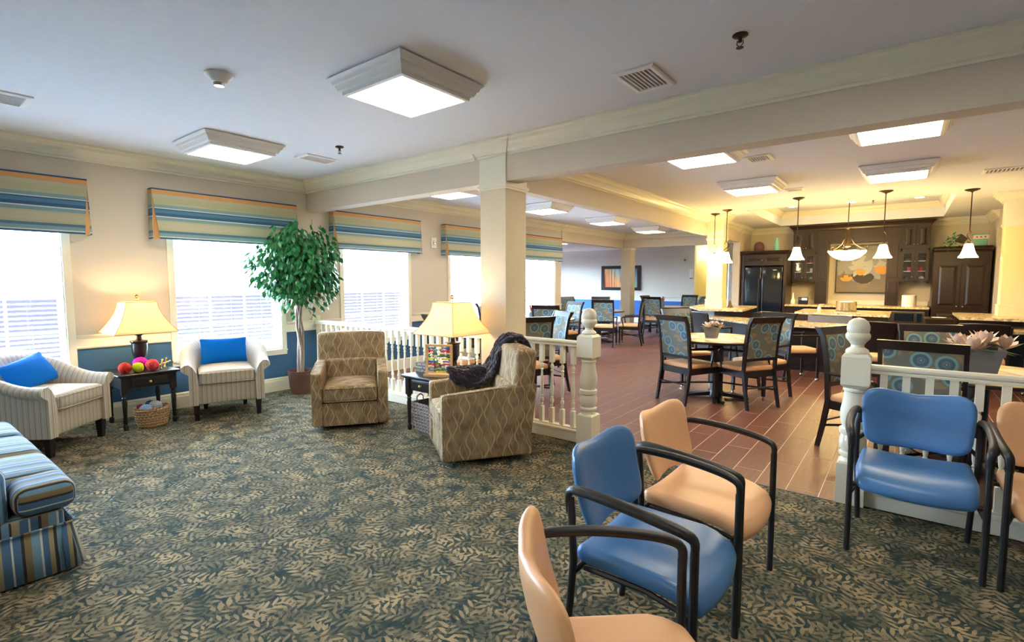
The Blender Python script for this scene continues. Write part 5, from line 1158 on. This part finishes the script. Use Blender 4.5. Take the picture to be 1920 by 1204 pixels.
# things on the counters
t = thing('steel_pot', 'round stainless steel pot on the kitchen island', 'pot', (5.73, 10.88, 0.912)); MB().lathe([(0.001, 0), (0.150, 0), (0.156, 0.012), (0.156, 0.165), (0.160, 0.172), (0.150, 0.176), (0.001, 0.18)], n=36).build('body', MT['steel'], t); MB().lathe([(0.157, 0.008), (0.161, 0.012), (0.157, 0.018)], n=36, caps=False).build('rim', MT['grey'], t)
t = thing('soap_pump', 'cream soap pump bottle left of the steel pot', 'bottle', (5.33, 10.75, 0.912)); MB().lathe([(0.001, 0), (0.028, 0), (0.03, 0.05), (0.022, 0.075), (0.010, 0.08), (0.001, 0.08)], n=14).build('bottle', MT['paper'], t); MB().tube([(0, 0, 0.07), (0, 0, 0.115), (0.075, 0, 0.12)], 0.006, 6).build('nozzle', MT['paper'], t)
t = thing('warming_tray', 'dark grey sloping tray standing at the front of the island', 'tray', (5.58, 9.95, 0.762)); MB().prism([(-0.10, 0), (0.10, 0), (0.06, 0.115), (0.03, 0.13), (-0.06, 0.12)], -0.31, 0.31, 'x').build('body', MT['greymetal'], t, smooth=0); MB().box(-0.26, 0.26, -0.07, -0.062, 0.115, 0.125).build('lip', MT['steel'], t, smooth=0)
t = thing('figurine', 'small dark figurine on the counter right of the left yellow column', 'ornament', (3.72, 11.0, 0.912)); MB().lathe([(0.001, 0), (0.07, 0), (0.06, 0.012), (0.045, 0.03), (0.03, 0.08), (0.018, 0.13), (0.001, 0.16)], n=14).build('body', MT['pottery'], t); MB().rbox(-0.02, 0.02, -0.02, 0.02, 0.02, 0.06, 0.01, 2, 1).build('accent', MT['paper'], t)
# ------------------------------------------------------------------ kitchen wall
YB = 14.45
def doorp(parent, x0, x1, z0, z1, y, glass=False, knobx=None, knobz=None):
    fr = MB(); e = 0.055
    fr.box(x0, x1, y - 0.02, y, z0, z0 + e).box(x0, x1, y - 0.02, y, z1 - e, z1).box(x0, x0 + e, y - 0.02, y, z0 + e, z1 - e).box(x1 - e, x1, y - 0.02, y, z0 + e, z1 - e)
    d = fr.build('door', MT['kwood'], parent, smooth=0)
    if glass: MB().box(x0 + e, x1 - e, y - 0.012, y - 0.008, z0 + e, z1 - e).build('pane', MT['glass'], d, smooth=0)
    else: MB().loft([[(sxx, y + yy, szz) for sxx, szz in ((x0 + e + i, z0 + e + i), (x1 - e - i, z0 + e + i), (x1 - e - i, z1 - e - i), (x0 + e + i, z1 - e - i))] for i, yy in ((0, -0.004), (0.02, -0.006), (0.05, -0.017))]).build('raised_panel', MT['kwood'], d, smooth=0)
    if knobx is not None: MB().ball((knobx, y - 0.032, knobz), 0.014, 10).build('knob', MT['steel'], d)
# base cabinets + counter
t = thing('back_counter', 'granite-topped dark base cabinets along the kitchen back wall', 'cabinet', (0, 0, 0)); 
MB().box(4.335, 6.96, 13.30, 14.45, 0.872, 0.91).build('counter_top', MT['granite'], t, smooth=0)
MB().box(4.34, 6.94, 13.40, 14.44, 0.08, 0.872).box(4.36, 6.90, 13.48, 14.4, 0, 0.08).build('body', MT['kwood'], t, smooth=0)
MB().box(4.335, 6.96, 14.42, 14.45, 0.91, 0.99).box(4.335, 6.96, 14.41, 14.45, 0.985, 1.0).build('backsplash', MT['white'], t, smooth=0)
for i in range(4):
    x0 = 4.36 + i * 0.46; MB().rbox(x0, x0 + 0.44, 13.38, 13.40, 0.70, 0.85, 0.005, 1, 1).build('drawer', MT['kwood'], t, smooth=0); doorp(t, x0, x0 + 0.44, 0.1, 0.68, 13.40)
for c_ in kids(t): c_.location = (c_.location.x - 5.63, c_.location.y - 13.9, 0)
t.location = (5.63, 13.9, 0)
t = thing('microwave', 'stainless undercounter microwave right of the island', 'microwave', (6.60, 13.36, 0.58)); MB().rbox(-0.29, 0.29, -0.04, 0.3, 0, 0.24, 0.008, 1, 1).build('case', MT['steel'], t, smooth=0); MB().box(-0.20, 0.12, -0.046, -0.04, 0.04, 0.20).build('window', MT['kglass'], t, smooth=0); MB().box(0.17, 0.25, -0.046, -0.04, 0.03, 0.20).build('control_panel', MT['kglass'], t, smooth=0)
# fridge in surround
t = thing('refrigerator', 'black glossy side-by-side refrigerator in the dark cabinet surround', 'refrigerator', (3.83, 13.42, 0))
MB().rbox(-0.42, 0.42, 0.05, 0.72, 0.02, 1.80, 0.01, 1, 1).build('case', MT['black'], t, smooth=0)
for x0, x1 in ((-0.42, -0.045), (-0.035, 0.42)): MB().rbox(x0, x1, 0.0, 0.06, 0.10, 1.795, 0.02, 3, 3).build('door', MT['kglass'], t)
for xx in (-0.085, 0.005): MB().tube([(xx, 0.0, 0.70), (xx, -0.045, 0.74), (xx, -0.045, 1.50), (xx, 0.0, 1.54)], 0.011, 8).build('handle', MT['black'], t)
MB().box(0.21, 0.29, -0.002, 0.0, 1.71, 1.725).build('badge', MT['steel'], t, smooth=0)
t = thing('fridge_cabinet', 'dark wood cabinet surround above and beside the refrigerator', 'cabinet', (3.85, 13.4, 0))
MB().box(-0.50, -0.44, 0, 0.8, 0, 2.13).box(0.42, 0.48, 0, 0.8, 0, 2.13).box(-0.44, 0.42, 0.02, 0.8, 1.83, 2.13).build('body', MT['kwood'], t, smooth=0)
MB().loft([[(a, b, c_) for a, b, c_ in ((-0.50 - e, -e, z), (0.48 + e, -e, z), (0.48 + e, 0.8, z), (-0.50 - e, 0.8, z))] for e, z in ((0.0, 2.09), (0.01, 2.10), (0.03, 2.13), (0.045, 2.165), (0.045, 2.18))]).build('crown', MT['kwood'], t, smooth=0)
doorp(t, -0.43, -0.01, 1.86, 2.07, 0.02, False, -0.05, 1.95); doorp(t, 0.0, 0.41, 1.86, 2.07, 0.02, False, 0.04, 1.95)
# upper cabinet surround, symmetrical
t = thing('upper_cabinets', 'tall dark cherry wall cabinets with crown framing the botanical painting', 'cabinet', (5.64, 14.1, 0))
b = MB().box(-1.30, -0.80, 0, 0.35, 1.41, 1.44).box(-1.30, -1.27, 0, 0.35, 1.41, 2.68).box(-0.83, -0.80, 0, 0.35, 1.41, 2.68).box(-1.27, -0.83, 0.31, 0.35, 1.44, 2.68).box(-1.3, -0.8, 0, 0.35, 2.10, 2.16)
b.box(0.80, 1.30, 0, 0.35, 1.41, 1.44).box(1.27, 1.30, 0, 0.35, 1.41, 2.68).box(0.80, 0.83, 0, 0.35, 1.41, 2.68).box(0.83, 1.27, 0.31, 0.35, 1.44, 2.68).box(0.8, 1.3, 0, 0.35, 2.10, 2.16)
b.box(-0.80, 0.80, 0.0, 0.35, 2.34, 2.68).build('body', MT['kwood'], t, smooth=0)
for sg in (-1, 1):
    x0, x1 = sorted((sg * 0.80, sg * 0.56)); MB().box(x0, x1, -0.02, 0.35, 0.92, 2.36).build('pilaster', MT['kwood'], t, smooth=0)
    for z0, z1 in ((0.98, 1.45), (1.52, 2.28)): MB().rbox(x0 + 0.04, x1 - 0.04, -0.030, -0.018, z0, z1, 0.006, 1, 1).build('panel', MT['kwood'], t, smooth=0)
    for z in (1.66, 1.88): MB().box(*sorted((sg * 0.83, sg * 1.27)), 0.03, 0.31, z, z + 0.012).build('shelf', MT['paper'], t, smooth=0)
    for k in (0, 1):
        a = sg * 1.05; x0, x1 = (a - 0.25 + 0.005, a - 0.003) if k == 0 else (a + 0.003, a + 0.25 - 0.005); kx = a - 0.03 if k == 0 else a + 0.03
        doorp(t, x0, x1, 1.45, 2.10, 0.0, True, kx, 1.54); doorp(t, x0, x1, 2.16, 2.66, 0.0, False, kx, 2.24)
MB().box(-0.70, 0.70, -0.012, 0.0, 2.40, 2.62).build('panel', MT['kwood'], t, smooth=0)
MB().loft([[(a, b_, z) for a, b_ in ((-1.30 - e, -e), (1.30 + e, -e), (1.30 + e, 0.35), (-1.30 - e, 0.35))] for e, z in ((0, 2.64), (0.012, 2.655), (0.02, 2.69), (0.06, 2.74), (0.085, 2.76), (0.085, 2.785))]).build('crown', MT['kwood'], t, smooth=0)
# crockery inside the glass doors
def dish(name, x, z, mat, kind, lab):
    pr = {'bowl': [(0.001, 0), (0.03, 0), (0.07, 0.05), (0.066, 0.052), (0.028, 0.008), (0.001, 0.008)], 'mug': [(0.001, 0), (0.035, 0), (0.042, 0.05), (0.040, 0.09), (0.036, 0.09), (0.034, 0.01), (0.001, 0.01)], 'jar': [(0.001, 0), (0.045, 0), (0.05, 0.06), (0.045, 0.10), (0.02, 0.115), (0.001, 0.12)]}[kind]
    o = MB().lathe(pr, n=16).build(name, MT[mat]); o.location = (x, 14.26, z); tag(o, lab, 'crockery', 'crockery behind glass doors')
for x, z, mt, kd, lb_ in ((6.58, 1.892, 'grey', 'bowl', 'grey bowl on the top shelf of the right glass cabinet'), (6.60, 1.672, 'red', 'mug', 'red mug on the middle shelf, left pane of the right glass cabinet'), (6.80, 1.672, 'red', 'mug', 'red mug on the middle shelf, right pane of the right glass cabinet'), (6.57, 1.44, 'bluegrey', 'jar', 'blue-grey jar at the bottom of the right glass cabinet'), (6.80, 1.892, 'steel', 'bowl', 'steel bowl at the top right of the right glass cabinet'), (6.82, 1.44, 'paper', 'jar', 'white jar at the bottom right of the right glass cabinet'),
    (4.50, 1.672, 'paper', 'jar', 'white jar in the left pane of the left glass cabinet'), (4.73, 1.892, 'red', 'mug', 'red mug at the top of the left glass cabinet'), (4.74, 1.672, 'paper', 'mug', 'white mug on the middle shelf of the left glass cabinet'), (4.74, 1.44, 'mint', 'jar', 'mint jar at the bottom of the left glass cabinet')):
    dish('mug' if kd == 'mug' else ('bowl' if kd == 'bowl' else 'jar'), x, z, mt, kd, lb_)
# painting
t = thing('botanical_painting', 'square painting of grey and amber flowers on the kitchen back wall', 'painting', (5.72, 14.43, 1.73))
m = MB()
for a in ((-0.50, 0.50, -0.56, -0.54), (-0.50, 0.50, 0.54, 0.56), (-0.50, -0.48, -0.54, 0.54), (0.48, 0.50, -0.54, 0.54)): m.box(a[0], a[1], -0.05, 0, a[2], a[3])
m.build('frame', MT['black'], t, smooth=0); MB().box(-0.48, 0.48, -0.03, -0.01, -0.54, 0.54).build('canvas', MT['canvas'], t, smooth=0)
rp = random.Random(5)
for cx_, cz_, n_, L, mt, y in ((0.08, 0.12, 9, 0.46, 'pg', -0.0325), (0.20, 0.20, 7, 0.36, 'pl', -0.0335), (0.30, 0.40, 8, 0.34, 'pg', -0.035), (-0.05, 0.02, 6, 0.22, 'pl', -0.0355), (-0.36, 0.06, 7, 0.22, 'pg', -0.036), (0.38, -0.12, 7, 0.20, 'po', -0.037), (-0.02, -0.15, 6, 0.16, 'po', -0.038), (-0.28, -0.28, 5, 0.15, 'po', -0.036), (0.02, -0.34, 6, 0.30, 'pb', -0.0345)):
    m = MB()
    for k in range(n_):
        a = (k / n_ * 2 * PI + rp.uniform(-.2, .2)) if mt in ('pg', 'pl') else rp.uniform(0.6, 2.6); w = L * rp.uniform(0.18, 0.30)
        pts = []
        for u, v in ((0, 0), (0.3, 0.8), (0.6, 1), (0.9, 0.5), (1, 0), (0.9, -0.5), (0.6, -1), (0.3, -0.8)):
            X = u * L; Z = v * w; px_, pz = cx_ + X * math.cos(a) - Z * math.sin(a), cz_ + X * math.sin(a) + Z * math.cos(a); pts.append((max(-0.475, min(0.475, px_)), y - 0.0002 * k, max(-0.535, min(0.535, pz))))
        m.add(pts, [tuple(range(8))])
    m.build('brush_strokes', MT[mt], t, smooth=0)
# pantry
t = thing('pantry_cabinet', 'tall dark two-door pantry cabinet at the right of the kitchen', 'cabinet', (7.42, 13.4, 0))
MB().box(-0.43, 0.43, 0, 0.95, 0.08, 2.05).box(-0.40, 0.40, 0.05, 0.9, 0, 0.08).build('body', MT['kwood'], t, smooth=0)
MB().loft([[(a, b_, z) for a, b_ in ((-0.43 - e, -e), (0.43 + e, -e), (0.43 + e, 0.95), (-0.43 - e, 0.95))] for e, z in ((0, 2.03), (0.012, 2.05), (0.02, 2.07), (0.0, 2.075), (0.0, 2.10), (0.02, 2.12), (0.0, 2.14))]).build('crown', MT['kwood'], t, smooth=0)
for s_ in (-1, 1):
    x0, x1 = sorted((s_ * 0.005, s_ * 0.41)); doorp(t, x0, x1, 0.90, 1.82, 0.0, False, s_ * 0.045, 0.945); doorp(t, x0, x1, 0.1, 0.86, 0.0)
# radio, canister, bottle, basket cloche, vase, plant, tin
t = thing('radio', 'small black radio with lit display on the back counter', 'radio', (4.68, 13.55, 0.91)); MB().rbox(-0.10, 0.10, -0.05, 0.05, 0, 0.17, 0.01, 2, 1).build('case', MT['black'], t); MB().box(-0.025, 0.085, -0.053, -0.049, 0.10, 0.15).build('display', MT['screen'], t, smooth=0); MB().lathe([(0.001, 0), (0.018, 0), (0.018, 0.006), (0.001, 0.008)], n=12, f=lambda x, y, z: (-0.05 + x, -0.05 - z, 0.11 + y)).build('dial', MT['steel'], t); MB().tube([(0.08, 0, 0.17), (0.16, 0, 0.33)], 0.002, 5).build('antenna', MT['steel'], t)
t = thing('canister', 'white cylindrical canister on the right of the back counter', 'canister', (6.63, 13.55, 0.91)); MB().lathe([(0.001, 0), (0.12, 0), (0.125, 0.01), (0.125, 0.235), (0.12, 0.24), (0.001, 0.24)], n=28).build('body', MT['paper'], t); MB().lathe([(0.127, 0.228), (0.127, 0.242), (0.10, 0.252), (0.001, 0.254)], n=28).build('lid', MT['paper'], t)
t = thing('tall_bottle', 'tall white bottle vase on the back counter beside the refrigerator', 'bottle', (4.46, 13.6, 0.91)); MB().lathe([(0.001, 0), (0.045, 0), (0.055, 0.03), (0.05, 0.08), (0.025, 0.14), (0.018, 0.22), (0.020, 0.27), (0.016, 0.27), (0.001, 0.26)], n=20).build('body', MT['paper'], t)
t = thing('wicker_cloche', 'dome-topped brown wicker cage on top of the fridge cabinet', 'basket', (3.68, 13.6, 2.18)); MB().lathe([(0.001, 0), (0.11, 0), (0.115, 0.10), (0.11, 0.15), (0.085, 0.20), (0.045, 0.225), (0.001, 0.23)], n=20).build('woven_body', MT['wicker_brown'], t)
t = thing('mint_vase', 'mint green bottle vase on top of the fridge cabinet', 'vase', (4.07, 13.55, 2.18)); MB().lathe([(0.001, 0), (0.055, 0), (0.058, 0.05), (0.055, 0.16), (0.035, 0.23), (0.030, 0.28), (0.034, 0.30), (0.028, 0.30), (0.001, 0.28)], n=20).build('body', MT['mint'], t)
t = thing('ivy_pot', 'trailing ivy in a tipped dark pot on top of the pantry', 'plant', (7.30, 13.50, 2.14)); MB().lathe([(0.001, 0), (0.06, 0), (0.09, 0.14), (0.08, 0.14), (0.001, 0.10)], n=20, f=lambda x, y, z: (x * 0.5 + 0.16 - z * 0.87, y, x * 0.87 + z * 0.5 + 0.10)).build('pot', MT['pottery'], t)
def ci(rn):
    k = rn.random(); return (0.02 - 0.16 * k + rn.gauss(0, 0.05), -0.06 + rn.gauss(0, 0.04) - 0.06 * k, 0.17 - 0.20 * k * k + rn.gauss(0, 0.05)), rn.uniform(0, 6.3)
m = MB(); leafcloud(m, 130, ci, 0.045, random.Random(9)); o = m.build('foliage', MT['leaf'], t, smooth=0); o['kind'] = 'stuff'
t = thing('decorative_tin', 'teal and cream decorative box at the right on top of the pantry', 'box', (7.68, 13.55, 2.14)); MB().rbox(-0.10, 0.10, -0.05, 0.05, 0, 0.13, 0.01, 2, 1).build('lower_box', MT['mint'], t); MB().rbox(-0.11, 0.11, -0.055, 0.055, 0.13, 0.21, 0.01, 2, 1).build('cream_band', MT['paper'], t); MB().rbox(-0.13, 0.13, -0.06, 0.06, 0.21, 0.235, 0.01, 2, 1).build('lid', MT['mint'], t)
for xx in (-0.06, 0, 0.06): MB().ball((xx, -0.057, 0.17), 0.015, 8).build('dot', MT['red'], t)
# unseen ceiling lights added to brighten the lounge and the alcove
for (x, y, lb_) in ((-2.6, 14.2, 'added unseen square ceiling light in the alcove beyond the far column'), (6.45, 2.37, 'added square lounge ceiling light above the row of vinyl armchairs, out of view'), (3.82, -0.75, 'added unseen square lounge ceiling light behind the camera, middle of the room'), (6.45, -0.9, 'added unseen square lounge ceiling light behind the camera on the right')):
    dup(fx, (x, y, CZ), 0, lb_, g_)
